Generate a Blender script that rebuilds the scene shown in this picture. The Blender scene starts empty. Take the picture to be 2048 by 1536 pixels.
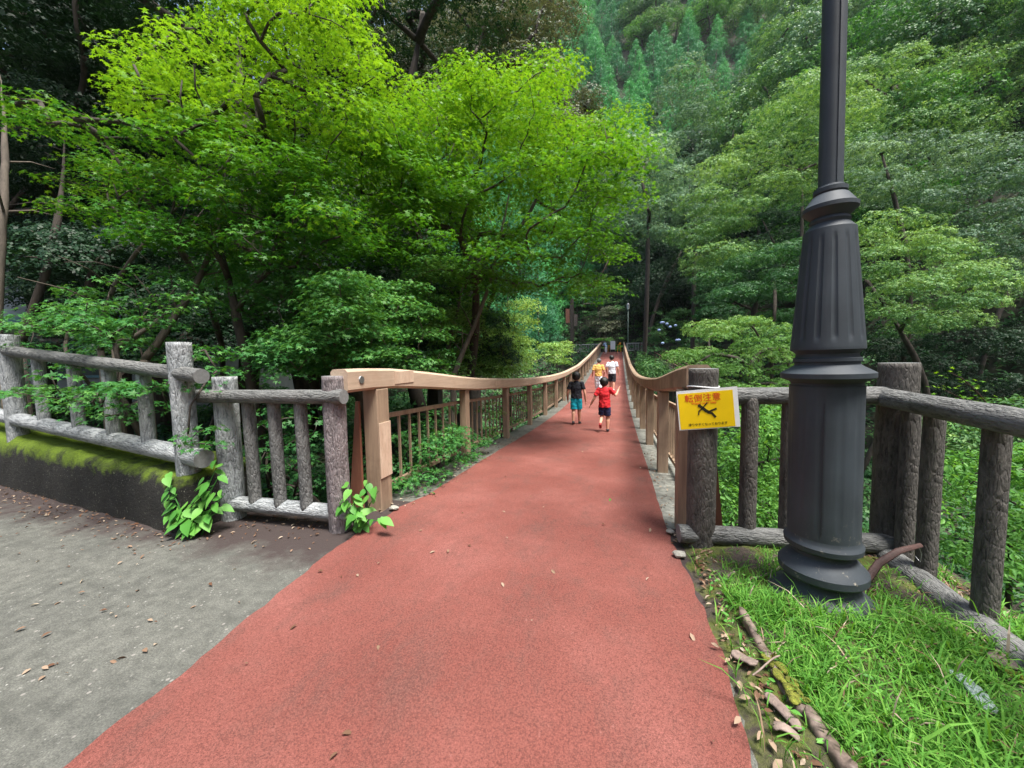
import bpy, math, random
import numpy as np
from mathutils import Vector, Matrix, Quaternion, noise as mnoise
C = bpy.context.scene.collection
PI = math.pi
rad = math.radians

# ------------------------------------------------------------------ camera, world, sun, exposure
CAM_H, PITCH, YAW, ROLL, FPX = 1.35, 3.9, 16.1, 1.0, 740.0
cam = bpy.data.cameras.new('camera'); camo = bpy.data.objects.new('camera', cam); C.objects.link(camo)
cam.sensor_width = 36; cam.lens = 36 * FPX / 2048; cam.clip_start = 0.05; cam.clip_end = 2000
camo.location = (0, 0, CAM_H)
camo.rotation_euler = (rad(90 - PITCH), rad(ROLL), rad(YAW))
bpy.context.scene.camera = camo
CR = np.array(camo.rotation_euler.to_matrix())
SUN_EL, SUN_AZ = 70.0, 125.0          # azimuth from +Y clockwise: behind and to the left
w = bpy.data.worlds.new('World'); bpy.context.scene.world = w; w.use_nodes = True
sky = w.node_tree.nodes.new('ShaderNodeTexSky'); sky.sky_type = 'NISHITA'; sky.sun_disc = False
sky.sun_elevation = rad(SUN_EL); sky.sun_rotation = rad(SUN_AZ); sky.air_density = 1.0; sky.dust_density = 3.0
bg = w.node_tree.nodes['Background']; bg.inputs['Strength'].default_value = 0.12
w.node_tree.links.new(sky.outputs[0], bg.inputs[0])
sl = bpy.data.lights.new('sun', 'SUN'); sl.energy = 3.6; sl.angle = rad(18); sl.color = (1, .96, .88)
slo = bpy.data.objects.new('sun', sl); C.objects.link(slo)
sd = Vector((math.sin(rad(SUN_AZ)) * math.cos(rad(SUN_EL)), math.cos(rad(SUN_AZ)) * math.cos(rad(SUN_EL)), math.sin(rad(SUN_EL))))
slo.rotation_euler = sd.to_track_quat('Z', 'Y').to_euler(); slo.location = sd * 50
vs = bpy.context.scene.view_settings
vs.view_transform = 'Standard'; vs.look = 'None'; vs.exposure = 1.35; vs.gamma = 1
cy = bpy.context.scene.cycles
cy.max_bounces = 6; cy.diffuse_bounces = 3; cy.glossy_bounces = 2; cy.transmission_bounces = 4; cy.transparent_max_bounces = 4
cy.use_denoising = True; cy.volume_bounces = 0

def at(u, v, D):
    "the world point seen at photo pixel u, v (2048 wide) at distance D along the view axis"
    return np.array([0, 0, CAM_H]) + CR @ np.array([(u - 1024) / FPX * D, -(v - 768) / FPX * D, -D])
def on_z(u, v, z):
    d = CR @ np.array([(u - 1024) / FPX, -(v - 768) / FPX, -1.0]); t = (z - CAM_H) / d[2]
    return np.array([0, 0, CAM_H]) + t * d
def rng_(s): return np.random.default_rng(s)

# ------------------------------------------------------------------ object helpers
def tag(o, label=None, cat=None, group=None, kind=None):
    if label: o['label'] = label
    if cat: o['category'] = cat
    if group: o['group'] = group
    if kind: o['kind'] = kind
    return o
def thing(name, loc, label, cat, group=None, kind=None):
    o = bpy.data.objects.new(name, None); C.objects.link(o); o.location = Vector(loc); o.empty_display_size = .1
    return tag(o, label, cat, group, kind)
def link(name, me, parent=None, M=None):
    o = bpy.data.objects.new(name, me); C.objects.link(o)
    M = M or Matrix.Identity(4)
    if parent is not None:
        o.parent = parent
        o.matrix_local = Matrix.Translation(-world_loc(parent)) @ M
    else: o.matrix_local = M
    return o
def world_loc(o):
    v = Vector(o.location); p = o.parent
    while p: v = v + Vector(p.location); p = p.parent
    return v
class MB:
    def __init__(s): s.v = []; s.f = []; s.n = 0
    def add(s, V, F):
        V = np.asarray(V, float).reshape(-1, 3); s.v.append(V); s.f += [tuple(i + s.n for i in f) for f in F]; s.n += len(V); return s
    def box(s, a, b, M=None):
        x0, y0, z0 = a; x1, y1, z1 = b
        V = np.array([(x0,y0,z0),(x1,y0,z0),(x1,y1,z0),(x0,y1,z0),(x0,y0,z1),(x1,y0,z1),(x1,y1,z1),(x0,y1,z1)], float)
        if M is not None:
            M = np.array(M); V = V @ M[:3,:3].T + M[:3,3]
        return s.add(V, [(0,3,2,1),(4,5,6,7),(0,1,5,4),(1,2,6,5),(2,3,7,6),(3,0,4,7)])
    def tube(s, P, R, n=8, ell=None, up=None):
        "tapered tube through P with radii R, rounded caps omitted (flat fans)"
        P = [Vector(p) for p in P]; V = []; F = []
        prev = None
        for i, p in enumerate(P):
            t = (P[min(i+1, len(P)-1)] - P[max(i-1, 0)])
            if t.length < 1e-9: t = Vector((0,0,1))
            t.normalize()
            if prev is None:
                a = Vector(up) if up else (Vector((1,0,0)) if abs(t.x) < .8 else Vector((0,1,0)))
                a = (a - t * a.dot(t)).normalized()
            else: a = (prev - t * prev.dot(t)).normalized()
            prev = a; b = t.cross(a)
            r = R[i]; ra, rb = (r if isinstance(r, tuple) else (r, r))
            for k in range(n):
                th = 2*PI*k/n; V.append(p + a*(ra*math.cos(th)) + b*(rb*math.sin(th)))
        L = len(P)
        for i in range(L-1):
            for k in range(n):
                F.append((i*n+k, i*n+(k+1)%n, (i+1)*n+(k+1)%n, (i+1)*n+k))
        F.append(tuple(reversed(range(n)))); F.append(tuple((L-1)*n+k for k in range(n)))
        return s.add([tuple(v) for v in V], F)
    def ball(s, c, r, n=10, m=7, M=None):
        V = []; F = []
        for i in range(m+1):
            ph = PI*i/m
            for k in range(n):
                th = 2*PI*k/n; V.append((c[0]+r[0]*math.sin(ph)*math.cos(th), c[1]+r[1]*math.sin(ph)*math.sin(th), c[2]+r[2]*math.cos(ph)))
        for i in range(m):
            for k in range(n): F.append((i*n+k, (i+1)*n+k, (i+1)*n+(k+1)%n, i*n+(k+1)%n))
        return s.add(V, F)
    def lathe(s, prof, c, n=48, flute=None):
        V = []; F = []
        for (z, r) in prof:
            for k in range(n):
                th = 2*PI*k/n; rr = r
                V.append((c[0]+rr*math.cos(th), c[1]+rr*math.sin(th), z))
        for i in range(len(prof)-1):
            for k in range(n): F.append((i*n+k, i*n+(k+1)%n, (i+1)*n+(k+1)%n, (i+1)*n+k))
        F.append(tuple(reversed(range(n)))); F.append(tuple((len(prof)-1)*n+k for k in range(n)))
        return s.add(V, F)
    def mesh(s, name, mat=None, smooth=False):
        me = bpy.data.meshes.new(name); V = np.concatenate(s.v) if s.v else np.zeros((0,3))
        me.from_pydata([tuple(v) for v in V], [], s.f); me.update()
        if mat: me.materials.append(mat)
        if smooth: me.polygons.foreach_set('use_smooth', [True]*len(me.polygons))
        return me
    def build(s, name, mat, parent=None, smooth=False, bevel=0, M=None):
        o = link(name, s.mesh(name, mat, smooth), parent, M)
        if bevel:
            b = o.modifiers.new('bevel', 'BEVEL'); b.width = bevel; b.segments = 2; b.limit_method = 'ANGLE'; b.angle_limit = rad(40)
        return o

# ------------------------------------------------------------------ materials
def newmat(name):
    m = bpy.data.materials.new(name); m.use_nodes = True; nt = m.node_tree
    return m, nt, nt.nodes['Principled BSDF']
def nd(nt, typ, **kw):
    n = nt.nodes.new(typ)
    for k, v in kw.items():
        if k.startswith('i_'): n.inputs[k[2:].replace('_', ' ')].default_value = v
        else: setattr(n, k, v)
    return n
def coords(nt, scale=(1,1,1), kind='Object'):
    tc = nd(nt, 'ShaderNodeTexCoord'); mp = nd(nt, 'ShaderNodeMapping'); mp.inputs['Scale'].default_value = scale
    nt.links.new(tc.outputs[kind], mp.inputs[0]); return mp.outputs[0]
def noise(nt, vec, scale, detail=4, rough=.55):
    n = nd(nt, 'ShaderNodeTexNoise'); n.inputs['Scale'].default_value = scale; n.inputs['Detail'].default_value = detail; n.inputs['Roughness'].default_value = rough
    nt.links.new(vec, n.inputs['Vector']); return n.outputs['Fac']
def ramp(nt, fac, stops):
    r = nd(nt, 'ShaderNodeValToRGB'); e = r.color_ramp.elements
    while len(e) < len(stops): e.new(.5)
    for i, (p, c) in enumerate(stops): e[i].position = p; e[i].color = (*c, 1) if len(c) == 3 else c
    nt.links.new(fac, r.inputs[0]); return r.outputs[0]
def mixc(nt, fac, a, b, mode='MIX'):
    m = nd(nt, 'ShaderNodeMix', data_type='RGBA', blend_type=mode)
    for s_, x in ((m.inputs[0], fac), (m.inputs[6], a), (m.inputs[7], b)):
        if hasattr(x, 'links'): nt.links.new(x, s_)
        else: s_.default_value = x if not isinstance(x, tuple) else (*x, 1) if len(x) == 3 else x
    return m.outputs[2]
def bump(nt, bs, h, strength=.5, dist=.01, prev=None):
    b = nd(nt, 'ShaderNodeBump'); b.inputs['Strength'].default_value = strength; b.inputs['Distance'].default_value = dist
    nt.links.new(h, b.inputs['Height'])
    if prev: nt.links.new(prev, b.inputs['Normal'])
    nt.links.new(b.outputs[0], bs.inputs['Normal']); return b.outputs[0]
def simple(name, col, rough=.6, var=.25, scale=8, metallic=0, bumps=0, stretch=(1,1,1)):
    m, nt, bs = newmat(name); v = coords(nt, stretch)
    f = noise(nt, v, scale)
    lo = tuple(c*(1-var) for c in col); hi = tuple(min(1, c*(1+var)) for c in col)
    nt.links.new(ramp(nt, f, [(.3, lo), (.7, hi)]), bs.inputs['Base Color'])
    bs.inputs['Roughness'].default_value = rough; bs.inputs['Metallic'].default_value = metallic
    if bumps: bump(nt, bs, noise(nt, v, scale*4), bumps, .01)
    return m

def leaf_mat(name, c0, c1, c2, trans=.35, hue=.03, rough=.5, spec=.25):
    "foliage: colour from each leaf's own tint attribute, a little light passes through"
    m, nt, bs = newmat(name)
    a = nd(nt, 'ShaderNodeAttribute', attribute_name='tint')
    col = ramp(nt, a.outputs['Fac'], [(0, c0), (.5, c1), (1, c2)])
    oi = nd(nt, 'ShaderNodeObjectInfo')
    hs = nd(nt, 'ShaderNodeHueSaturation')
    mr = nd(nt, 'ShaderNodeMapRange'); mr.inputs[3].default_value = .5 - hue; mr.inputs[4].default_value = .5 + hue
    nt.links.new(oi.outputs['Random'], mr.inputs[0]); nt.links.new(mr.outputs[0], hs.inputs['Hue'])
    mr2 = nd(nt, 'ShaderNodeMapRange'); mr2.inputs[3].default_value = 1.25 ; mr2.inputs[4].default_value = .75
    nt.links.new(oi.outputs['Random'], mr2.inputs[0])
    if hue > 0: nt.links.new(mr2.outputs[0], hs.inputs['Value'])
    nt.links.new(col, hs.inputs['Color'])
    nt.links.new(hs.outputs[0], bs.inputs['Base Color'])
    bs.inputs['Roughness'].default_value = rough; bs.inputs['Specular IOR Level'].default_value = spec
    tr = nd(nt, 'ShaderNodeBsdfTranslucent')
    br = mixc(nt, 1.0, hs.outputs[0], (1.25, 1.15, .55), 'MULTIPLY'); nt.links.new(br, tr.inputs['Color'])
    mx = nd(nt, 'ShaderNodeMixShader'); mx.inputs[0].default_value = trans
    nt.links.new(bs.outputs[0], mx.inputs[1]); nt.links.new(tr.outputs[0], mx.inputs[2])
    nt.links.new(mx.outputs[0], nt.nodes['Material Output'].inputs[0])
    return m

def g3(r, g, b):
    f = lambda c: ((c/255+.055)/1.055)**2.4 if c > 10 else c/255/12.92
    return (f(r), f(g), f(b))

# path: red coated asphalt
def m_path():
    m, nt, bs = newmat('red_path_coating'); v = coords(nt)
    big = noise(nt, v, 1.1, 5); fine = noise(nt, v, 330, 2); mid = noise(nt, v, 9, 6, .7)
    c = ramp(nt, big, [(.32, (.185,.057,.045)), (.5, (.225,.075,.060)), (.68, (.275,.103,.086))])
    c = mixc(nt, ramp(nt, mid, [(.5,(0,0,0)), (.78,(.5,.5,.5))]), c, (.14,.065,.052))
    # fresher, oranger coat towards the two kerbs
    sx = nd(nt, 'ShaderNodeSeparateXYZ'); nt.links.new(v, sx.inputs[0])
    ad = nd(nt, 'ShaderNodeMath', operation='ADD'); ad.inputs[1].default_value = .75; nt.links.new(sx.outputs[0], ad.inputs[0])
    ab = nd(nt, 'ShaderNodeMath', operation='ABSOLUTE'); nt.links.new(ad.outputs[0], ab.inputs[0])
    a2 = nd(nt, 'ShaderNodeMath', operation='MULTIPLY_ADD'); nt.links.new(mid, a2.inputs[0]); a2.inputs[1].default_value = .5; nt.links.new(ab.outputs[0], a2.inputs[2])
    c = mixc(nt, ramp(nt, a2.outputs[0], [(1.14,(0,0,0)), (1.42,(.6,.6,.6))]), c, (.29,.062,.036))
    # damp and dirty patches, worn scuffs, hairline cracks
    d1 = noise(nt, coords(nt, (1,.5,1)), 2.6, 8, .75)
    c = mixc(nt, ramp(nt, d1, [(.50,(0,0,0)), (.66,(.7,.7,.7))]), c, (.15,.070,.058))
    sc = noise(nt, coords(nt, (1.6,1,1)), 24, 8, .8)
    c = mixc(nt, ramp(nt, sc, [(.60,(0,0,0)), (.72,(.5,.5,.5))]), c, (.42,.22,.19))
    grain = ramp(nt, fine, [(.36,(.60,.57,.57)), (.52,(1.0,1.0,1.0)), (.70,(1.35,1.32,1.32))])
    g2 = ramp(nt, noise(nt, v, 120, 3, .7), [(.34,(.60,.57,.57)), (.55,(1.0,1.0,1.0)), (.74,(1.28,1.25,1.25))])
    c = mixc(nt, 1.0, c, g2, 'MULTIPLY')
    c = mixc(nt, 1.0, c, grain, 'MULTIPLY')
    nt.links.new(c, bs.inputs['Base Color']); bs.inputs['Roughness'].default_value = .85; bs.inputs['Specular IOR Level'].default_value = .3
    bump(nt, bs, fine, .9, .006, bump(nt, bs, noise(nt, v, 90, 4, .7), .5, .006)); return m
def m_ground():
    m, nt, bs = newmat('old_grey_asphalt'); v = coords(nt)
    big = noise(nt, v, 1.3, 5); mid = noise(nt, v, 14, 5, .7)
    vo = nd(nt, 'ShaderNodeTexVoronoi'); vo.inputs['Scale'].default_value = 75; nt.links.new(v, vo.inputs['Vector'])
    c = ramp(nt, big, [(.3, (.042,.045,.038)), (.55, (.066,.069,.058)), (.75, (.094,.095,.082))])
    c = mixc(nt, .5, c, ramp(nt, mid, [(.3,(.055,.055,.05)), (.7,(.19,.19,.17))]))
    sep = nd(nt, 'ShaderNodeSeparateColor'); nt.links.new(vo.outputs['Color'], sep.inputs[0])
    st = ramp(nt, sep.outputs[0], [(.90,(0,0,0)), (.93,(1,1,1))])
    dist = ramp(nt, vo.outputs['Distance'], [(.25,(1,1,1)), (.4,(0,0,0))])
    st = mixc(nt, 1.0, st, ramp(nt, noise(nt, v, 5, 6, .7), [(.42,(0,0,0)), (.6,(1,1,1))]), 'MULTIPLY')
    c = mixc(nt, mixc(nt, 1.0, st, dist, 'MULTIPLY'), c, (.27,.27,.25))
    c = mixc(nt, 1.0, c, ramp(nt, noise(nt, v, 140, 4, .75), [(.32,(.45,.45,.45)), (.52,(1,1,1)), (.70,(1.6,1.6,1.55))]), 'MULTIPLY')
    c = mixc(nt, ramp(nt, noise(nt, v, 2.3, 7, .75), [(.52,(0,0,0)), (.68,(.6,.6,.6))]), c, (.045,.047,.040))
    vo2 = nd(nt, 'ShaderNodeTexVoronoi'); vo2.inputs['Scale'].default_value = 38; nt.links.new(v, vo2.inputs['Vector'])
    sep2 = nd(nt, 'ShaderNodeSeparateColor'); nt.links.new(vo2.outputs['Color'], sep2.inputs[0])
    c = mixc(nt, mixc(nt, 1.0, ramp(nt, sep2.outputs[1], [(.94,(0,0,0)), (.96,(.7,.7,.7))]), ramp(nt, vo2.outputs['Distance'], [(.2,(1,1,1)), (.34,(0,0,0))]), 'MULTIPLY'), c, (.25,.235,.215))
    # washed-in soil along the foot of the fence
    sx = nd(nt, 'ShaderNodeSeparateXYZ'); nt.links.new(v, sx.inputs[0])
    a = nd(nt, 'ShaderNodeMath', operation='MULTIPLY_ADD'); nt.links.new(noise(nt, v, 4, 5, .65), a.inputs[0]); a.inputs[1].default_value = .9; nt.links.new(sx.outputs[1], a.inputs[2])
    c = mixc(nt, ramp(nt, a.outputs[0], [(2.15/4,(0,0,0)), (2.4/4,(1,1,1))]) if False else soilmask(nt, a.outputs[0], 2.2, 2.5), c, (.036,.025,.023))
    nt.links.new(c, bs.inputs['Base Color']); bs.inputs['Roughness'].default_value = .9
    bump(nt, bs, mid, .5, .01, bump(nt, bs, noise(nt, v, 120, 3), .7, .005)); return m
def soilmask(nt, val, a, b):
    mr = nd(nt, 'ShaderNodeMapRange'); mr.inputs[1].default_value = a; mr.inputs[2].default_value = b
    nt.links.new(val, mr.inputs[0]); return mr.outputs[0]
def m_bark(name, lo, hi, moss=0):
    "moulded bark pattern of the concrete logs, long along the log"
    m, nt, bs = newmat(name); v = coords(nt, (1,1,.28))
    vo = nd(nt, 'ShaderNodeTexVoronoi', feature='DISTANCE_TO_EDGE'); vo.inputs['Scale'].default_value = 62; 
    wv = mixc(nt, .05, v, nd_noise_col(nt, v, 14)); nt.links.new(wv, vo.inputs['Vector'])
    n1 = noise(nt, v, 42, 6, .65); n2 = noise(nt, coords(nt), 3.5, 5, .6); n3 = noise(nt, coords(nt), 160, 2)
    c = ramp(nt, n2, [(.3, lo), (.7, hi)])
    c = mixc(nt, ramp(nt, n1, [(.36,(.75,.75,.75)), (.52,(0,0,0))]), c, tuple(x*.38 for x in lo))
    c = mixc(nt, ramp(nt, n3, [(.6,(0,0,0)), (.75,(.45,.45,.45))]), c, tuple(min(1,x*1.5) for x in hi))
    nt.links.new(c, bs.inputs['Base Color']); bs.inputs['Roughness'].default_value = .85
    h = ramp(nt, vo.outputs['Distance'], [(0,(0,0,0)), (.22,(1,1,1))])
    bump(nt, bs, h, .8, .005, bump(nt, bs, n1, 1.0, .022)); return m
def nd_noise_col(nt, v, s):
    n = nd(nt, 'ShaderNodeTexNoise'); n.inputs['Scale'].default_value = s; nt.links.new(v, n.inputs['Vector']); return n.outputs['Color']
def m_wood(name, lo, hi, stain, axis=(1,1,1), amt=.5):
    m, nt, bs = newmat(name); v = coords(nt, axis)
    n1 = noise(nt, v, 14, 6, .7); n2 = noise(nt, coords(nt), 2.2, 5, .65); n3 = noise(nt, v, 60, 3)
    c = ramp(nt, n1, [(.35, lo), (.65, hi)])
    c = mixc(nt, ramp(nt, n2, [(.5,(0,0,0)), (.75,(amt,)*3)]), c, stain)
    c = mixc(nt, ramp(nt, n3, [(.3,(.3,.3,.3)), (.5,(0,0,0))]), c, tuple(x*.6 for x in lo))
    nt.links.new(c, bs.inputs['Base Color']); bs.inputs['Roughness'].default_value = .62
    bump(nt, bs, n1, .25, .004); return m
M = {}
M['path'] = m_path(); M['ground'] = m_ground()
M['log_grey'] = m_bark('grey_moulded_bark', g3(138,144,148), g3(184,187,189))
M['log_purple'] = m_bark('purple_grey_moulded_bark', g3(116,108,110), g3(152,143,144))
M['log_dark'] = m_bark('brown_moulded_bark', g3(78,75,72), g3(108,104,99))
M['log_rail'] = m_bark('grey_rail_bark', g3(94,96,96), g3(126,126,124))
M['log_cut'] = simple('sawn_log_end', g3(120,122,122), .8, .2, 40, bumps=.3)
M['rail_tan'] = m_wood('tan_rail_paint', g3(174,152,132), g3(194,172,150), g3(146,114,90), (1,.06,1), .4)
M['rail_right'] = m_wood('weathered_tan_rail_paint', g3(124,104,86), g3(158,136,114), g3(74,50,38), (1,.5,.25), .9)
M['post_tan'] = m_wood('tan_post_paint', g3(126,106,88), g3(160,138,116), g3(92,68,52), (1,1,.06), .6)
M['plate'] = m_wood('pale_repair_plate', g3(186,160,138), g3(206,184,162), g3(150,118,94), (1,1,.3), .4)
M['strut'] = m_wood('rusty_strut', g3(116,72,54), g3(136,92,72), g3(90,44,30), (1,1,.1), .7)
M['kerb'] = m_wood('stained_concrete', g3(70,72,68), g3(112,112,104), g3(34,32,28), (1,1,1), 1.0)
M['kerb_pale'] = m_wood('pale_concrete_kerb', g3(96,97,92), g3(146,146,138), g3(52,51,45), (1,1,1), 1.0)
M['steel'] = simple('grey_steel', g3(150,152,155), .4, .1, 20, .8)
M['rust'] = simple('dark_rust', g3(66,44,40), .7, .35, 25, bumps=.4)
def m_lamp():
    m, nt, bs = newmat('charcoal_lamp_paint'); v = coords(nt)
    c = ramp(nt, noise(nt, v, 5, 5), [(.3, g3(48,54,60)), (.7, g3(58,65,72))])
    sx = nd(nt, 'ShaderNodeSeparateXYZ'); nt.links.new(v, sx.inputs[0])
    lowm = nd(nt, 'ShaderNodeMapRange'); lowm.inputs[1].default_value = .55; lowm.inputs[2].default_value = .22; nt.links.new(sx.outputs[2], lowm.inputs[0])
    sp = ramp(nt, noise(nt, v, 22, 6, .75), [(.60,(0,0,0)), (.66,(.8,.8,.8))])
    c = mixc(nt, mixc(nt, 1.0, lowm.outputs[0], sp, 'MULTIPLY'), c, g3(140,134,122))
    nt.links.new(c, bs.inputs['Base Color']); bs.inputs['Roughness'].default_value = .6; bs.inputs['Specular IOR Level'].default_value = .35
    chip = ramp(nt, noise(nt, v, 34, 8, .8), [(.70,(0,0,0)), (.72,(.8,.8,.8))])
    c = mixc(nt, chip, c, g3(118,112,102)); st = noise(nt, coords(nt, (1,1,.08)), 26, 5, .7)
    c = mixc(nt, ramp(nt, st, [(.56,(0,0,0)), (.74,(.45,.45,.45))]), c, g3(70,76,82)); nt.links.new(c, bs.inputs['Base Color'])
    bump(nt, bs, noise(nt, v, 90, 4), .12, .003); return m
M['lamp'] = m_lamp()
M['soil'] = simple('dark_soil', (.045,.036,.028), .95, .5, 18, bumps=.8)
M['forest_floor'] = simple('forest_floor', (.030,.032,.018), .95, .5, 1.5, bumps=.6)
def m_bed():
    m, nt, bs = newmat('mossy_soil'); v = coords(nt)
    c = ramp(nt, noise(nt, v, 28, 6, .7), [(.3,(.028,.022,.018)), (.7,(.085,.065,.05))])
    c = mixc(nt, ramp(nt, noise(nt, v, 4.5, 5, .65), [(.44,(0,0,0)), (.60,(.8,.8,.8))]), c, mixc(nt, noise(nt, v, 90, 3), (.05,.085,.008), (.16,.19,.02)))
    nt.links.new(c, bs.inputs['Base Color']); bs.inputs['Roughness'].default_value = .95
    bump(nt, bs, noise(nt, v, 70, 5, .7), .9, .02); return m
M['bed'] = m_bed()
def m_wall():
    m, nt, bs = newmat('mossy_retaining_concrete'); v = coords(nt)
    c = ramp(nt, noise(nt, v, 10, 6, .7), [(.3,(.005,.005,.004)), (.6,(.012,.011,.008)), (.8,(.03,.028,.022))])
    c = mixc(nt, ramp(nt, noise(nt, v, 60, 4, .7), [(.62,(0,0,0)), (.68,(.8,.8,.8))]), c, (.24,.24,.19))
    ge = nd(nt, 'ShaderNodeNewGeometry'); sn = nd(nt, 'ShaderNodeSeparateXYZ'); nt.links.new(v, sn.inputs[0])
    a = nd(nt, 'ShaderNodeMath', operation='MULTIPLY_ADD'); nt.links.new(noise(nt, v, 7, 5, .65), a.inputs[0]); a.inputs[1].default_value = .42; nt.links.new(sn.outputs[2], a.inputs[2])
    mask = soilmask(nt, a.outputs[0], .59, .70)
    moss = mixc(nt, noise(nt, v, 50, 4), (.045,.085,.003), (.18,.27,.009))
    c = mixc(nt, mask, c, moss)
    nt.links.new(c, bs.inputs['Base Color']); bs.inputs['Roughness'].default_value = .95
    bump(nt, bs, noise(nt, v, 45, 6, .75), .9, .02); return m
M['wall'] = m_wall()
M['trunk'] = simple('bark_brown', (.05,.040,.032), .9, .45, 12, bumps=.6, stretch=(1,1,.3))
M['trunk_pale'] = simple('bark_pale', (.095,.078,.062), .9, .35, 12, bumps=.6, stretch=(1,1,.3))
M['lime'] = leaf_mat('lime_maple_leaves', (.035,.13,.012), (.08,.24,.018), (.20,.39,.022), .42, 0)
M['maple'] = leaf_mat('green_maple_leaves', (.018,.09,.012), (.045,.17,.016), (.17,.33,.02), .38, 0)
M['maple_cool'] = leaf_mat('cool_maple_leaves', (.02,.10,.03), (.05,.19,.045), (.13,.31,.06), .35, 0)
M['pale'] = leaf_mat('pale_shrub_leaves', (.05,.15,.035), (.12,.27,.06), (.27,.42,.12), .35, .01)
M['bright'] = leaf_mat('bright_shrub_leaves', (.03,.12,.025), (.08,.24,.045), (.19,.39,.08), .4, .01)
M['dark'] = leaf_mat('evergreen_and_shade_leaves', (.007,.026,.012), (.016,.05,.022), (.035,.09,.032), .2, .01)  # evergreen leaves, and the shade painted into trees filling the right hillside gaps
M['oak'] = leaf_mat('olive_oak_leaves', (.045,.065,.034), (.11,.135,.078), (.25,.26,.17), .2, 0)
M['broad'] = leaf_mat('broadleaf_green', (.015,.066,.023), (.058,.172,.050), (.23,.40,.12), .28, .015)
M['greyg'] = leaf_mat('grey_green_leaves', (.022,.064,.036), (.076,.170,.090), (.26,.41,.22), .25, .01)
M['cedar'] = leaf_mat('cedar_needles', (.028,.155,.060), (.075,.32,.115), (.18,.52,.19), .15, .02)
M['weed'] = leaf_mat('heart_shaped_leaves', (.045,.19,.03), (.09,.29,.045), (.17,.40,.075), .3, 0, .5, .3)
M['grass'] = leaf_mat('grass_blades', (.055,.17,.026), (.115,.31,.046), (.22,.43,.08), .4, 0, .65, .15)
M['litter'] = leaf_mat('dry_leaves', (.10,.05,.03), (.24,.16,.11), (.42,.36,.28), .1, 0, .8, .1)
M['bark_strip'] = simple('grey_bark_strip', g3(128,112,104), .8, .3, 30, bumps=.4)
M['board'] = m_wood('rotten_board', g3(74,62,56), g3(128,112,102), g3(40,32,26), (1,1,1), .8)
M['moss'] = simple('yellow_moss', (.16,.17,.02), .95, .5, 60, bumps=.9)
M['skin'] = simple('skin', g3(205,152,128), .55, .06, 10)
M['hair_black'] = simple('black_hair', (.012,.010,.010), .5, .4, 60, bumps=.5, stretch=(1,1,.2))
M['hair_grey'] = simple('grey_hair', g3(88,86,88), .6, .3, 60, bumps=.4)
M['black_cloth'] = simple('black_cotton', g3(30,32,42), .85, .2, 20, bumps=.2)
M['red_cloth'] = simple('red_cotton', g3(205,34,44), .85, .12, 14, bumps=.25)
M['navy_cloth'] = simple('navy_cotton', g3(28,34,72), .85, .3, 14, bumps=.2)
M['teal_cloth'] = simple('turquoise_cotton', g3(0,160,182), .85, .1, 14, bumps=.2)
M['yellow_cloth'] = simple('mustard_cotton', g3(222,176,96), .85, .12, 14, bumps=.25)
M['white_cloth'] = simple('white_cotton', g3(222,226,234), .85, .05, 14, bumps=.25)
M['blue_cloth'] = simple('pale_blue_cotton', g3(150,178,208), .85, .15, 14)
M['shoe_dark'] = simple('dark_shoe', g3(34,34,44), .6, .2, 30)
M['shoe_red'] = simple('red_shoe', g3(150,30,38), .6, .2, 30)
M['white'] = simple('white_plastic', g3(225,228,230), .4, .04, 20)
M['yellow'] = simple('yellow_sign_print', g3(236,200,10), .45, .06, 6)
M['yellow2'] = simple('yellow_paint', g3(235,160,20), .5, .06, 6)
M['ink_red'] = simple('red_ink', g3(214,62,30), .5, .05, 6)
M['ink_black'] = simple('black_ink', g3(40,36,20), .5, .05, 6)
M['house'] = simple('grey_render', g3(150,154,158), .9, .12, 3, bumps=.1)
M['house_blue'] = simple('blue_shutter', g3(110,150,165), .6, .1, 3)
M['glass'] = simple('window_glass', g3(70,86,92), .15, .1, 2)
M['roof'] = simple('grey_roof', g3(70,72,76), .8, .2, 5)
M['concrete'] = simple('pale_concrete', g3(142,140,132), .9, .25, 22, bumps=.6)
M['fence_white'] = simple('pale_grey_fence', g3(170,172,168), .7, .15, 12)
M['handrail_brown'] = simple('brown_handrail', g3(98,78,66), .8, .3, 12)
M['film'] = simple('crumpled_clear_film', g3(150,168,164), .3, .3, 60, bumps=1.0)
M['hydrangea'] = simple('hydrangea_petals', g3(170,190,235), .7, .15, 30)

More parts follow.
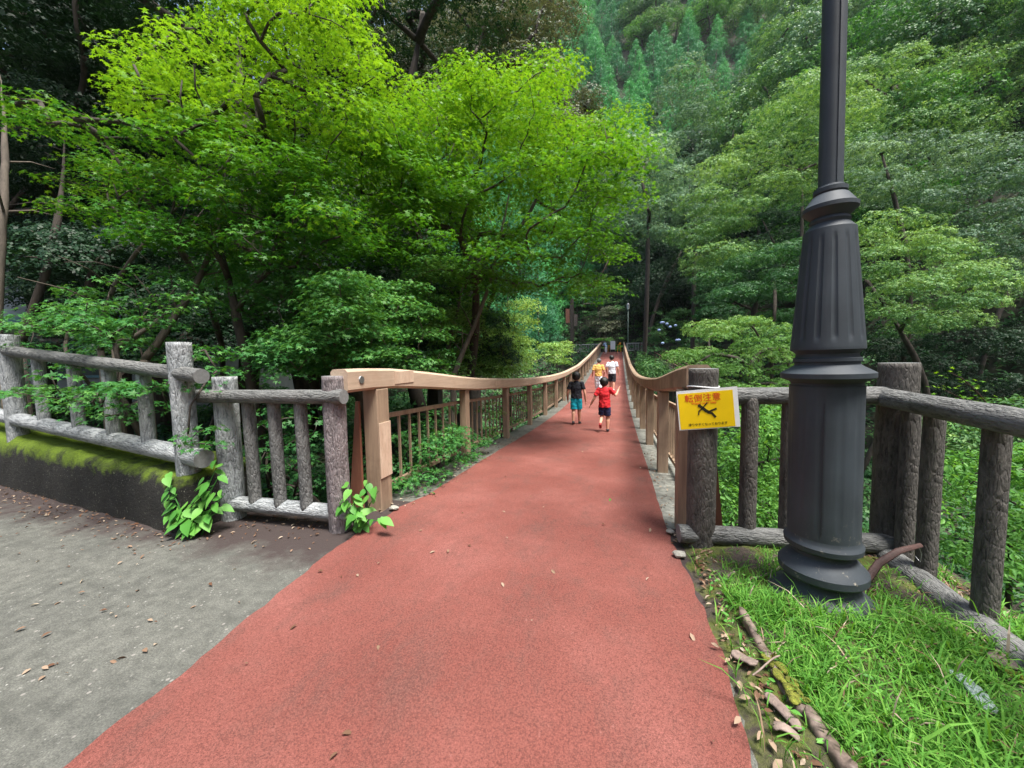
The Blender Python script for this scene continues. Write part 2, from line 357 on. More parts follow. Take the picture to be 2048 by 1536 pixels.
# ------------------------------------------------------------------ terrain
PROF = [(-8,0),(2.9,0),(4.9,-.08),(7,-.21),(9.2,-.31),(12,-.385),(15,-.38),(20,-.22),(27,.28),(35,.95),(46,1.95),(50,2.0),(60,2.0)]
def deck(y):
    xs = [p[0] for p in PROF]; zs = [p[1] for p in PROF]
    # smooth interpolation
    h = .8
    return float((np.interp(y-h, xs, zs) + 2*np.interp(y, xs, zs) + np.interp(y+h, xs, zs))/4) if y > 3.8 else float(np.interp(y, xs, zs))
def sstep(a, b, x):
    t = np.clip((np.asarray(x, float)-a)/(b-a), 0, 1); return t*t*(3-2*t)
def terr(x, y):
    x = np.asarray(x, float); y = np.asarray(y, float)
    dx = np.maximum(x-1.9, 0); dy = np.maximum(y-2.75, 0)
    left = sstep(-3.0, -7.0, x)                       # the near bank reaches further on the left
    dy2 = np.maximum(y-13, 0)
    d = np.hypot(dx, dy)*(1-left) + dy2*left
    near = np.where(left > 0, -.35 - .35*left, -.35) - np.minimum(d*.62, 5.0)
    far = -5.4 + sstep(33, 46, y)*7.3
    base = np.maximum(near, far)
    base = np.where(y > 30, np.maximum(far, -5.4), near)
    back = 1.9 + np.maximum(y-53, 0)*1.42 - np.maximum(y-170, 0)*1.2
    s = .853*x + .521*(y-50)
    right = np.where(s > 0, -4.5 + s*1.28, -99) * 1.0
    nz = .8*np.sin(x*.31+1.3)*np.sin(y*.27) + .5*np.sin(x*.83+y*.57)
    farm = sstep(4, 20, np.hypot(x, y-2)) * (1 - sstep(6, 2, np.abs(x+.7))*sstep(60,52,y))
    z = np.maximum(np.where(y > 49, np.maximum(base, back), base), right)
    # unseen slope added behind the viewer to cut the frontal sky light
    z = np.where(y < -9, np.maximum(z, -.35 + np.minimum((-y-9)*1.1, 40)), z)
    # far landing stays flat around the bridge end
    return z + nz*farm*.8
def make_terrain():
    xs = np.concatenate([np.arange(-160,-20,4.), np.arange(-20,26,.75), np.arange(26,170,4.)])
    ys = np.concatenate([np.arange(-40,-4,4.), np.arange(-4,56,.75), np.arange(56,230,4.)])
    X, Y = np.meshgrid(xs, ys); Z = terr(X, Y)
    V = np.stack([X, Y, Z], -1).reshape(-1,3); nx = len(xs)
    F = [(j*nx+i, j*nx+i+1, (j+1)*nx+i+1, (j+1)*nx+i) for j in range(len(ys)-1) for i in range(nx-1)]
    mb = MB(); mb.add(V, F); o = mb.build('hillside', M['forest_floor'], smooth=True)
    tag(o, kind='structure')
make_terrain()

# plaza slab: grey asphalt, its edge is the top of the bank
def slab():
    out = [(-14,-8),(1.9,-8),(1.9,3.05),(-2.6,3.05),(-2.6,2.55),(-14,3.4)]
    mb = MB(); n = len(out)
    V = [(x,y,0) for x,y in out] + [(x,y,-.9) for x,y in out]
    F = [tuple(range(n))] + [(i, n+i, n+(i+1)%n, (i+1)%n) for i in range(n)]
    mb.add(V, F); tag(mb.build('ground', M['ground']), kind='structure')
slab()
# red path: one strip over plaza and bridge, ragged edges
def path():
    ys = np.concatenate([np.arange(-7,2.9,.05), np.arange(2.9,47.01,.12)]); V = []; F = []; k = 5
    for y in ys:
        nz = mnoise.noise(Vector((3.1, y*2.2, 0)))*.03 + mnoise.noise(Vector((7.7, y*9, 0)))*.022
        nz2 = mnoise.noise(Vector((13.1, y*2.0, 0)))*.018 + mnoise.noise(Vector((17.7, y*9, 0)))*.025
        if y > 3: nz *= .35; nz2 *= .3
        xl = float(np.interp(y, [-7,.6,1.2,2.3,2.9,3.3,47], [-1.6,-1.80,-1.85,-1.98,-1.93,-1.86,-1.86])) + nz
        if y < 2.3: xl += .02*math.sin(y*3.1)
        xr = float(np.interp(y, [-7,1.3,1.7,2.5,3.0,47], [.45,.42,.46,.40,.36,.35])) + nz2
        z = deck(y) + .006
        for i in range(k): V.append((xl+(xr-xl)*i/(k-1), y, z))
    for j in range(len(ys)-1):
        for i in range(k-1): F.append((j*k+i, j*k+i+1, (j+1)*k+i+1, (j+1)*k+i))
    mb = MB(); mb.add(V, F); tag(mb.build('path', M['path'], smooth=True), kind='structure')
path()
# far landing
mb = MB(); mb.box((-7,46.3,1.2),(7,53,1.94)); tag(mb.build('landing_ground', M['ground']), kind='structure')

# ------------------------------------------------------------------ bridge
def sweep(mb, x0, x1, zlo, zhi, y0, y1, step=.5):
    ys = np.arange(y0, y1+1e-6, step); V = []; F = []
    for y in ys:
        d = deck(y); V += [(x0,y,d+zlo),(x1,y,d+zlo),(x1,y,d+zhi),(x0,y,d+zhi)]
    for j in range(len(ys)-1):
        a = j*4; b = a+4
        for i in range(4): F.append((a+i, a+(i+1)%4, b+(i+1)%4, b+i))
    F.append((3,2,1,0)); L = (len(ys)-1)*4; F.append((L,L+1,L+2,L+3)); mb.add(V, F)
def railtop(y):
    "the beam rises a little above its usual height at the near end"
    return 1.17 + .12*float(sstep(5.5, 2.6, y))
def beam(mb, x0, x1, y0, y1):
    ys = np.arange(y0, y1+1e-6, .3); V = []; F = []; n = 8; c = .022
    for y in ys:
        t = deck(y) + railtop(y); b = t - .185
        V += [(x0+c,y,b),(x1-c,y,b),(x1,y,b+c),(x1,y,t-c),(x1-c,y,t),(x0+c,y,t),(x0,y,t-c),(x0,y,b+c)]
    for j in range(len(ys)-1):
        for i in range(n): F.append((j*n+i, j*n+(i+1)%n, (j+1)*n+(i+1)%n, (j+1)*n+i))
    F.append(tuple(reversed(range(n)))); L = (len(ys)-1)*n; F.append(tuple(L+i for i in range(n))); mb.add(V, F)
br = thing('footbridge', (-.75,2.8,0), 'long sagging footbridge with tan handrails and a red walkway crossing to the wooded hill', 'footbridge')
mb = MB(); sweep(mb, -2.25, .78, -.42, -.03, 3.06, 46.2); mb.build('deck_slab', M['kerb'], br)
for x0, x1 in ((-2.25,-1.80),(.33,.74)):
    mb = MB(); sweep(mb, x0, x1, -.03, .0, 3.06, 46.2); mb.build('kerb', M['kerb' if x0 < 0 else 'kerb_pale'], br)
PY = [2.86] + [4.86 + 2.0*i for i in range(21)]
for side, (bx0, bx1, px0, px1, pan, bm) in enumerate(((-2.20,-2.04,-2.17,-2.07,-2.215,M['rail_tan']), (.47,.63,.46,.58,.66,M['rail_right']))):
    mb = MB(); beam(mb, bx0, bx1, 2.42 if side == 0 else 2.93, 46.4); hr = mb.build('handrail', bm, br, smooth=False)
    sgn = 1 if side == 0 else -1; fx = bx1 if side == 0 else bx0
    for i, y in enumerate(PY):
        if i == 0 and side == 1: y = 3.06
        d = deck(y); t = d + railtop(y) - .185; mb = MB(); hw = .07
        w0, w1 = (px0, px1)
        if i == 0: w0, w1 = (px0-.02, px1+.03) if side == 0 else (px0-.03, px1+.0); hw = .085
        mb.box((w0, y-hw, d-.02), (w1, y+hw, t)); p = mb.build('rail_post', M['post_tan'], br, bevel=.008)
    for i in range(len(PY)-1):
        y0 = PY[i]+(.26 if i == 0 and side == 1 else 0); y1 = PY[i+1]; mb = MB()
        for zz, hh in ((.10,.05),(.80,.045)):
            V = []
            for y in (y0, y1):
                d = deck(y)
                V += [(pan-.02,y,d+zz),(pan+.02,y,d+zz),(pan+.02,y,d+zz+hh),(pan-.02,y,d+zz+hh)]
            mb.add(V, [(0,1,5,4),(1,2,6,5),(2,3,7,6),(3,0,4,7),(3,2,1,0),(4,5,6,7)])
        nb = 10 if i < 12 else 6
        for k in range(nb):
            y = y0 + (y1-y0)*(k+.5)/nb; d = deck(y); mb.box((pan-.011,y-.011,d+.14),(pan+.011,y+.011,d+.81))
        mb.build('baluster_panel', M['post_tan'], br)
    # tapered outrigger strut outside the end post, and the second stub post
    ox = -2.36 if side == 0 else .86
    mb = MB()
    y = 2.74 if side == 0 else 3.0
    xa = bx0 if side == 0 else bx1
    V = []
    for yy in (y-.012, y+.012):
        V += [(xa, yy, -.1), (xa+(-.16 if side == 0 else .13), yy, -.1), (xa+(-.03 if side == 0 else .02), yy, 1.0), (xa, yy, 1.0)]
    mb.add(V, [(0,1,2,3),(7,6,5,4),(0,4,5,1),(1,5,6,2),(2,6,7,3),(3,7,4,0)])
    mb.build('end_strut', M['strut'], br)
# repair plates and bolt on the left beam and post
zt = deck(2.9)+railtop(3.0)
mb = MB(); mb.box((-2.040,3.05,zt-.155),(-2.034,3.38,zt-.035)); mb.build('repair_plate', M['plate'], br, bevel=.002)
mb = MB(); mb.box((-2.037,2.776,.30),(-2.030,2.945,.80)); mb.build('repair_plate', M['plate'], br, bevel=.002)
mb = MB(); mb.tube([(-2.040,2.58,zt-.085),(-2.033,2.58,zt-.085)], [.033,.030], 16); mb.build('bolt_cap', M['steel'], br)
mb = MB(); mb.box((-2.040,6.0,deck(6)+railtop(6)-.13),(-2.034,6.3,deck(6)+railtop(6)-.05)); mb.build('repair_plate', M['plate'], br, bevel=.002)

# ------------------------------------------------------------------ log fences
def log(name, p0, p1, r, parent, mat, seed=0, n=28, cut=True, amp=.035, taper=.0):
    p0 = Vector(p0); p1 = Vector(p1); L = (p1-p0).length; m = max(6, int(L/.03)); V = []; F = []
    for i in range(m+1):
        z = L*i/m; edge = .985 if i in (0, m) else 1
        for k in range(n):
            th = 2*PI*k/n
            q = mnoise.noise(Vector((math.cos(th)*2.2+seed*7.3, math.sin(th)*2.2, z*2.5+seed)))
            q2 = mnoise.noise(Vector((math.cos(th)*7+seed*3.3, math.sin(th)*7, z*14)))
            rr = r*edge*(1-taper*i/m)*(1+amp*1.2*q+amp*.8*q2)
            V.append((rr*math.cos(th), rr*math.sin(th), z))
    for i in range(m):
        for k in range(n): F.append((i*n+k, i*n+(k+1)%n, (i+1)*n+(k+1)%n, (i+1)*n+k))
    nf = len(F)
    F.append(tuple(reversed(range(n)))); F.append(tuple(m*n+k for k in range(n)))
    mb = MB(); mb.add(V, F); me = mb.mesh(name, mat, True); me.materials.append(M['log_cut'])
    for p in list(me.polygons)[nf:]: p.material_index = 1; p.use_smooth = False
    q = (p1-p0).to_track_quat('Z', 'Y')
    return link(name, me, parent, Matrix.Translation(p0) @ q.to_matrix().to_4x4())
def lerp(a, b, t): return Vector(a)*(1-t) + Vector(b)*t
# A: upper left fence on the retaining wall
A0 = Vector((-3.43,2.15,.44)); A1 = Vector((-6.62,2.46,.60))
f = thing('log_fence', A0, 'grey concrete log fence standing on the mossy wall, behind the maple twigs', 'fence', 'log-pattern concrete fences')
log('post', A0-Vector((0,0,.3)), A0+Vector((0,0,1.09)), .080, f, M['log_grey'], 1)
log('post', A1-Vector((0,0,.3)), A1+Vector((0,0,1.12)), .085, f, M['log_grey'], 2)
dirA = (A1-A0).normalized()
log('rail', A0-dirA*.30+Vector((0,-.02,.83)), A1+Vector((0,-.02,.94)), .058, f, M['log_rail'], 3)
log('rail', A0-dirA*.22+Vector((0,0,.16)), A1+Vector((0,0,.16)), .075, f, M['log_grey'], 4)
for i, t in enumerate((.173,.351,.554,.788)):
    b = lerp(A0, A1, t); log('baluster', b+Vector((0,.0,.17)), b+Vector((0,0,.83+.11*t)), .05, f, M['log_grey'], 5+i)
A2 = A1 + dirA*3
log('rail', A1+Vector((0,-.02,.94)), A2+Vector((0,-.02,1.04)), .058, f, M['log_rail'], 31)
log('rail', A1+Vector((0,0,.16)), A2+Vector((0,0,.2)), .075, f, M['log_grey'], 41)
for i, t in enumerate((.2,.4,.6,.8)):
    b = lerp(A1, A2, t); log('baluster', b+Vector((0,.0,.17)), b+Vector((0,0,.80)), .05, f, M['log_grey'], 65+i)
# B: short level section by the bridge
B0 = Vector((-3.25,2.36,0)); B1 = Vector((-2.16,2.40,0))
f = thing('log_fence', B0, 'short grey concrete log fence with three balusters beside the bridge end', 'fence', 'log-pattern concrete fences')
log('post', B0-Vector((0,0,.2)), B0+Vector((0,0,1.24)), .090, f, M['log_grey'], 11)
log('post', B1-Vector((0,0,.2)), B1+Vector((0,0,1.24)), .084, f, M['log_purple'], 12)
log('rail', B0+Vector((-.20,-.10,1.08)), B1+Vector((.13,-.04,1.08)), .056, f, M['log_rail'], 13)
log('rail', B0+Vector((-.12,-.02,.14)), B1+Vector((.10,-.0,.14)), .062, f, M['log_grey'], 14)
for i, t in enumerate((.25,.49,.73)):
    b = lerp(B0, B1, t); log('baluster', b+Vector((0,-.02,.15)), b+Vector((0,-.03,1.06)), .048, f, M['log_rail'], 15+i)
# C: right section behind the lamp
C0 = Vector((.555,2.80,0)); C1 = Vector((1.74,3.0,0))
f = thing('log_fence', C0, 'brown concrete log fence carrying the yellow sign, partly behind the lamp post', 'fence', 'log-pattern concrete fences')
log('post', C0-Vector((0,0,.2)), C0+Vector((0,0,1.26)), .092, f, M['log_dark'], 21)
log('post', C1-Vector((0,0,.2)), C1+Vector((0,0,1.28)), .100, f, M['log_dark'], 22)
log('rail', C0+Vector((.0,.02,1.07)), C1+Vector((.05,-.02,1.07)), .058, f, M['log_rail'], 23)
log('rail', C0+Vector((-.15,-.04,.10)), C1+Vector((.05,-.06,.10)), .062, f, M['log_rail'], 24)
for i, t in enumerate((.255,.47,.72)):
    b = lerp(C0, C1, t); log('baluster', b+Vector((0,0,.11)), b+Vector((0,0,1.06)), .052, f, M['log_dark'], 25+i)
# D: right section running towards the camera
D0 = Vector((1.74,3.0,0)); D1 = Vector((1.58,1.1,0)); 
f = thing('log_fence', D0+Vector((0,-.95,0)), 'brown concrete log fence at the edge of the grass bed, right of the lamp post', 'fence', 'log-pattern concrete fences')
log('post', D1-Vector((0,0,.2)), D1+Vector((0,0,1.28)), .100, f, M['log_dark'], 32)
log('rail', D0+Vector((-.09,-.03,1.06)), D1+Vector((0,0,1.03)), .060, f, M['log_rail'], 33)
log('rail', D0+Vector((-.06,-.05,.02)), D1+Vector((0,0,.06)), .075, f, M['log_rail'], 34)
for i, t in enumerate((.08,.185,.40,.60,.80)):
    b = lerp(D0, D1, t); log('baluster', b+Vector((0,0,.03)), b+Vector((0,0,1.05)), .046, f, M['log_dark'], 35+i)

# retaining wall under fence A
def wall():
    N = 90; rows = [(.245,-.02),(.24,.10),(.24,.22),(.23,.32),(.22,.39),(.16,.44),(-.1,.46),(-.35,.46),(-.36,-.5)]
    V = []; F = []
    a = Vector((-3.30,2.22,0)); b = Vector((-9.8,2.90,0)); d = (b-a).normalized(); nrm = Vector((d.y, -d.x, 0)); nrm = nrm if nrm.y < 0 else -nrm
    for i in range(N+1):
        p = a.lerp(b, i/N); s = i/N
        for (o, z) in rows:
            zz = z*(1+.58*s) + (mnoise.noise(Vector((s*40, z*6, 0)))*.03 if z > 0 else 0)
            oo = o + mnoise.noise(Vector((s*30, z*9, 4)))*.025
            q = p + nrm*(oo-.02); V.append((q.x, q.y, zz))
    k = len(rows)
    for i in range(N):
        for j in range(k-1): F.append((i*k+j, (i+1)*k+j, (i+1)*k+j+1, i*k+j+1))
    F.append(tuple(range(k)))
    mb = MB(); mb.add(V, F); o = mb.build('retaining_wall', M['wall'], smooth=True)
    tag(o, 'low dark retaining wall with bright green moss along its top edge', 'wall')
wall()

# ------------------------------------------------------------------ lamp post (near)
LX, LY = 1.058, 2.315
def lamp():
    base = np.array([LX, LY, 0.]); q = CR.T @ (base - np.array([0,0,CAM_H])); D = -q[2]; up = q[0]/D*FPX+1024
    k = math.sqrt(1+((up-1024)/FPX)**2)
    def zr(v, hw):
        # height on the axis seen at photo row v, radius from the half width in photo pixels
        lo, hi = -.5, 6
        for _ in range(40):
            mid = (lo+hi)/2; p = CR.T @ (np.array([LX,LY,mid]) - np.array([0,0,CAM_H])); vv = 768 - FPX*p[1]/-p[2]
            if vv > v: lo = mid
            else: hi = mid
        return (lo, hw*D/FPX/k)
    root = thing('lamp_post', (LX,LY,0), 'tall charcoal cast lamp post with a fluted base standing in the grass', 'lamp post')
    def part(name, prof, n=64, parent=root, flutes=0, fdepth=.0, seg=None):
        P = [zr(v, h) for v, h in prof]; mb = MB()
        if flutes:
            V = []; F = []; n = flutes*14; z0, r0 = P[0]; z1, r1 = P[-1]; m = 40
            for i in range(m+1):
                t = i/m; z = z0+(z1-z0)*t; r = r0+(r1-r0)*t
                g = float(sstep(0,.03,t-.06)*sstep(0,.03,.94-t))
                for kk in range(n):
                    ph = kk/14*2*PI; cut = max(0, math.cos(ph)-.45)/.55
                    rr = r*(1-fdepth*g*cut**.6); th = 2*PI*kk/n; V.append((LX+rr*math.cos(th), LY+rr*math.sin(th), z))
            for i in range(m):
                for kk in range(n): F.append((i*n+kk, i*n+(kk+1)%n, (i+1)*n+(kk+1)%n, (i+1)*n+kk))
            F.append(tuple(reversed(range(n)))); F.append(tuple(m*n+kk for kk in range(n))); mb.add(V, F)
        else: mb.lathe(P, (LX, LY), n)
        o = mb.build(name, M['lamp'], parent, smooth=True)
        if not flutes or True:
            es = o.modifiers.new('edges', 'EDGE_SPLIT'); es.split_angle = rad(24)
        return o
    part('foot', [(1240,118),(1200,115),(1190,113),(1185,108),(1177,94),(1168,82),(1158,73),(1148,68)])
    part('base_collar', [(1150,66),(1147,68),(1144,88),(1140,92),(1128,92),(1125,89),(1113,76),(1103,63),(1096,60),(1093,61),(1091,73),(1087,80),(1078,81),(1073,77),(1070,75),(1064,74)])
    part('base_drum', [(1066,74),(770,74)], flutes=12, fdepth=.014)
    part('middle_collar', [(770,71),(764,71),(762,74),(756,90),(754,93),(745,93),(743,90),(733,70),(729,64),(724,64),(722,67),(716,67),(714,62),(707,61),(701,68),(699,73),(694,73)])
    part('tapered_shaft', [(695,73),(461,51)], flutes=14, fdepth=.040)
    part('upper_collar', [(461,51),(451,41),(448,37),(446,38),(442,40),(438,38),(436,36),(424,50),(421,54),(413,54),(411,51),(391,35),(388,30),(385,33),(377,33),(375,28),(372,27)])
    # slender pole, with a shallow groove, up to the lantern above the picture
    z0, r0 = zr(374, 24.0); mb = MB(); mb.lathe([(z0,r0),(4.6,r0*.93)], (LX,LY), 40); o = mb.build('pole', M['lamp'], root, smooth=True); es = o.modifiers.new('edges', 'EDGE_SPLIT'); es.split_angle = rad(38)
    mb = MB(); th = math.atan2(-LY,-LX)+.55; 
    mb.box((-.004,-.004,z0+.01),(.004,.004,4.5), Matrix.Translation((LX+r0*.985*math.cos(th), LY+r0*.985*math.sin(th), 0)) @ Matrix.Rotation(th,4,'Z')); mb.build('seam_strip', M['lamp'], root)
    mb = MB(); mb.lathe([(4.6,.10),(4.66,.14),(4.7,.10),(4.72,.12),(5.05,.20),(5.08,.24),(5.2,.12),(5.3,.02)], (LX,LY), 24); mb.build('lantern', M['white'], root, smooth=False)
    # access door outline on the drum
    zd0, rd = zr(1050, 75); zd1, _ = zr(800, 75); mb = MB(); th0 = math.atan2(-LY,-LX)+.35
    for a0, a1, za, zb in ((th0-.38,th0-.365,zd0,zd1),):
        V = []
        for a in (a0, a1):
            for z in (za, zb):
                for r in (rd*.96, rd*1.006): V.append((LX+r*math.cos(a), LY+r*math.sin(a), z))
        mb.add(V, [(0,1,3,2),(4,6,7,5),(0,4,5,1),(2,3,7,6),(1,5,7,3),(0,2,6,4)])
    mb.build('door_seam', M['shoe_dark'], root)
    root.rotation_euler = (0, rad(-.8), 0)
lamp()

# ------------------------------------------------------------------ foliage
def T_maple():
    V = [(0,0,0)]; F = []; tips = [(-128,.62),(-62,.92),(0,1.08),(62,.92),(128,.62)]
    nt = [(-165,.20),(-95,.33),(-32,.36),(32,.36),(95,.33),(165,.20)]
    for a, r in nt: V.append((r*math.sin(rad(a)), r*math.cos(rad(a)), .03))
    for a, r in tips: V.append((r*math.sin(rad(a)), r*math.cos(rad(a)), -.12))
    for i in range(5): F.append((0, 1+i, 7+i, 2+i))
    V = np.array(V)*.5; return V, np.array(F)
def T_oval(wd=.42, fold=.10):
    V = np.array([(0,-.5,-.02),(wd*.5,-.12,fold),(wd*.42,.2,fold*.8),(0,.5,-.08),(-wd*.42,.2,fold*.8),(-wd*.5,-.12,fold),(0,0,0)])
    return V, np.array([(0,1,2,6),(6,2,3,3),(6,3,4,4),(0,6,4,5)])
def T_diamond(wd=.5):
    return np.array([(0,-.5,-.05),(wd*.5,0,.08),(0,.5,-.10),(-wd*.5,0,.08)]), np.array([(0,1,2,3)])
def T_cluster(k=4, seed=1, wd=.36, flat=.5):
    r = rng_(seed); V = []; F = []
    for i in range(k):
        a = 2*PI*i/k + r.uniform(-.5,.5); c = np.array([math.cos(a), math.sin(a), 0])*r.uniform(.15,.38); c[2] = r.uniform(-.2,.2)*flat
        d = np.array([math.cos(a), math.sin(a), r.uniform(-.5,.1)]); s = np.array([-math.sin(a), math.cos(a), r.uniform(-.4,.4)])
        L = r.uniform(.3,.5); n = len(V)
        V += [c-d*L*.5, c+s*L*wd, c+d*L*.6, c-s*L*wd]; F.append((n,n+1,n+2,n+3))
    return np.array(V), np.array(F)
def T_blade(): 
    return np.array([(-.09,0,0),(.09,0,0),(.05,.55,.06),(0,1,-.05),(-.05,.55,.06)])-np.array([0,.5,0]), np.array([(0,1,2,4),(4,2,3,3)])
TM = T_maple(); TO = T_oval(); TD = T_diamond(); TC = T_cluster(); TCn = T_cluster(5, 3, .16, 1.0)
def leaves_mesh(name, tmpl, P, N, size, tint, mat, seed=0, align=None):
    V0, F0 = tmpl; r = rng_(seed); n = len(P); k = len(V0)
    N = N/np.maximum(np.linalg.norm(N, axis=1, keepdims=True), 1e-6)
    A = r.normal(size=(n,3)) if align is None else align + r.normal(size=(n,3))*.35
    T = A - N*np.sum(A*N, 1, keepdims=True); T /= np.maximum(np.linalg.norm(T, axis=1, keepdims=True), 1e-6)
    B = np.cross(T, N)                                       # x axis; T is the leaf's length
    S = np.asarray(size).reshape(-1,1,1)
    X = V0[None,:,0:1]*B[:,None,:] + V0[None,:,1:2]*T[:,None,:] + V0[None,:,2:3]*N[:,None,:]
    W = (P[:,None,:] + X*S).reshape(-1,3).astype(np.float32)
    base = (np.arange(n)*k)[:,None,None] + F0[None]
    q = base.reshape(-1, F0.shape[1])
    tri = q[:,3] == q[:,2] if F0.shape[1] == 4 else None
    loops = q.reshape(-1) if tri is None or not tri.any() else np.concatenate([row for row in [q[~tri].reshape(-1), q[tri][:,:3].reshape(-1)]])
    if tri is None or not tri.any(): tot = np.full(len(q), F0.shape[1])
    else: tot = np.concatenate([np.full((~tri).sum(), 4), np.full(tri.sum(), 3)])
    me = bpy.data.meshes.new(name)
    me.vertices.add(len(W)); me.vertices.foreach_set('co', W.ravel())
    me.loops.add(len(loops)); me.loops.foreach_set('vertex_index', loops.astype(np.int32))
    me.polygons.add(len(tot)); st = np.concatenate([[0], np.cumsum(tot)[:-1]]).astype(np.int32)
    me.polygons.foreach_set('loop_start', st)
    try: me.polygons.foreach_set('loop_total', tot.astype(np.int32))
    except Exception: pass
    at_ = me.attributes.new('tint', 'FLOAT', 'POINT'); at_.data.foreach_set('value', np.repeat(np.clip(tint,0,1), k).astype(np.float32))
    me.materials.append(mat); me.update(calc_edges=True); return me
def pad_leaves(pads, density, size, seed, tint_fn=None, flat=.6, droop=.25, shell=.25):
    "leaves on the upper shell of flattened domes; pads = (cx,cy,cz,rx,rz)"
    r = rng_(seed); P = []; N = []; T = []
    for i, (cx,cy,cz,rx,rz) in enumerate(pads):
        n = max(6, int(density*rx*rx/(size*size)))
        a = r.uniform(0,2*PI,n); rr = np.sqrt(r.uniform(0,1,n))*rx*(1+.35*np.sin(a*3+i)*r.uniform(.3,1))
        e = rr/rx; h = np.sqrt(np.clip(1-(e/1.35)**2, 0, 1))
        z = rz*(h*r.uniform(shell,1,n)**.6) - rz*.5 - droop*rx*e**2*.5 + r.normal(0,(.06 if shell < .5 else .03)*rx,n)
        p = np.stack([cx+rr*np.cos(a), cy+rr*np.sin(a), cz+z], 1)
        nn = np.stack([np.cos(a)*e*flat, np.sin(a)*e*flat, np.full(n,1.0)], 1) + r.normal(0,.38,(n,3))
        P.append(p); N.append(nn); pt = r.uniform(-.13,.13); T.append(np.full(n, .45+pt) + r.normal(0,.14,n) + .12*(h-.5))
    P = np.concatenate(P); N = np.concatenate(N); T = np.concatenate(T)
    if tint_fn is not None: T = T + tint_fn(P)
    return P, N, T
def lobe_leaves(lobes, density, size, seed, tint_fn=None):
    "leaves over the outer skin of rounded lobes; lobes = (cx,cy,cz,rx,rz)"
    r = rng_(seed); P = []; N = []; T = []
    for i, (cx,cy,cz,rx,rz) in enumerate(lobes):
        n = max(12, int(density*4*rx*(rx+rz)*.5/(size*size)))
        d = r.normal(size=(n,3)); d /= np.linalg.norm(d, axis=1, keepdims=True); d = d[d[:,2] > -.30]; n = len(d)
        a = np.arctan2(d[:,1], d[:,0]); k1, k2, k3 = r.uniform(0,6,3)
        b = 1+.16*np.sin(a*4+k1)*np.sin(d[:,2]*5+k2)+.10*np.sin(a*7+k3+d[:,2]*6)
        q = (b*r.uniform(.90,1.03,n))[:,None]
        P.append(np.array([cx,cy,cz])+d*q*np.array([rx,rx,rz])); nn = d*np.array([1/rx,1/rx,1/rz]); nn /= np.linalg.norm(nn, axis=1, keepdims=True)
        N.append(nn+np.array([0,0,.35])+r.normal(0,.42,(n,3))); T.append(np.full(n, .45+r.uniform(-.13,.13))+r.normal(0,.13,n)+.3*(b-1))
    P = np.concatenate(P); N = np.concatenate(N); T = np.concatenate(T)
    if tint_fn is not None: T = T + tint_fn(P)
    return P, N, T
def limbs(base, pads, r0, seed, every=1, wob=.12, tip=.004):
    "a branching skeleton: every pad is reached from the nearest part of the tree, limbs thicken with what they carry"
    r = random.Random(seed); mb = MB(); base = Vector(base)
    cs = [Vector(p[:3]) for p in pads][::every]; ctr = sum(cs, Vector())/len(cs)
    zmin = min(c.z for c in cs); top = ctr.copy(); top.z = max(base.z+.3, zmin*.5+ctr.z*.5)
    nodes = []; par = []; chains = []
    perp = Vector((r.uniform(-1,1), r.uniform(-1,1), 0))*wob*(top-base).length; idx = []
    for i in range(9):
        t = i/8; nodes.append(base.lerp(top, t)+perp*math.sin(t*PI)); par.append(i-1); idx.append(i)
    chains.append(idx)
    cs.sort(key=lambda c: (c-top).length)
    arr = [tuple(n) for n in nodes]
    for c in cs:
        A = np.array(arr); c2 = np.array(c); d = np.linalg.norm((A-c2)*np.array([1,1,.8]), axis=1) + .7*np.maximum(A[:,2]-c.z+.05, 0); d[:3] += 5
        j = int(np.argmin(d)); a = nodes[j]; L = (c-a).length; k = 2 if L < .6 else 4; idx = [j]
        bow = Vector((r.uniform(-1,1), r.uniform(-1,1), r.uniform(.2,1)))*L*.12
        for q in range(1, k+1):
            t = q/k; p = a.lerp(c, t)+bow*math.sin(t*PI); nodes.append(p); arr.append(tuple(p)); par.append(idx[-1]); idx.append(len(nodes)-1)
        chains.append(idx)
    cnt = [0.]*len(nodes)
    for ch in chains[1:]: cnt[ch[-1]] += 1
    for i in range(len(nodes)-1, 0, -1): cnt[par[i]] += cnt[i]
    tot = max(cnt[0], 1)
    R = [max(tip, r0*(c_/tot)**.5) for c_ in cnt]
    for q, ch in enumerate(chains):
        rr = [R[i] for i in ch]
        if q: rr[0] = min(rr[0], rr[1]*1.15)
        else: rr[0] *= 1.3; rr[-1] *= .3; rr[-2] *= .7
        mb.tube([nodes[i] for i in ch], rr, 10 if q == 0 else (7 if max(rr) > .03 else 5))
    return mb
def inpoly(x, y, poly):
    c = False; j = len(poly)-1
    for i in range(len(poly)):
        xi, yi = poly[i]; xj, yj = poly[j]
        if (yi > y) != (yj > y) and x < (xj-xi)*(y-yi)/(yj-yi)+xi: c = not c
        j = i
    return c
def region_pads(poly, n, D0, D1, rx, rz, seed, keep=None, sep=0):
    "pads through a volume that spans the given bearings, from distance D0 to D1"
    r = random.Random(seed); us = [p[0] for p in poly]; vs_ = [p[1] for p in poly]; out = []; tries = 0
    while len(out) < n and tries < n*60:
        tries += 1
        u = r.uniform(min(us), max(us)); v = r.uniform(min(vs_), max(vs_))
        if not inpoly(u, v, poly): continue
        D = r.uniform(D0, D1); p = at(u, v, D)
        if keep and not keep(p): continue
        s = r.uniform(.65, 1.3)
        if sep and any((p[0]-o[0])**2+(p[1]-o[1])**2+((p[2]-o[2])*1.5)**2 < (sep*(rx*s+o[3])*.5)**2 for o in out): continue
        out.append((p[0], p[1], p[2], rx*s, rz*s))
    return out
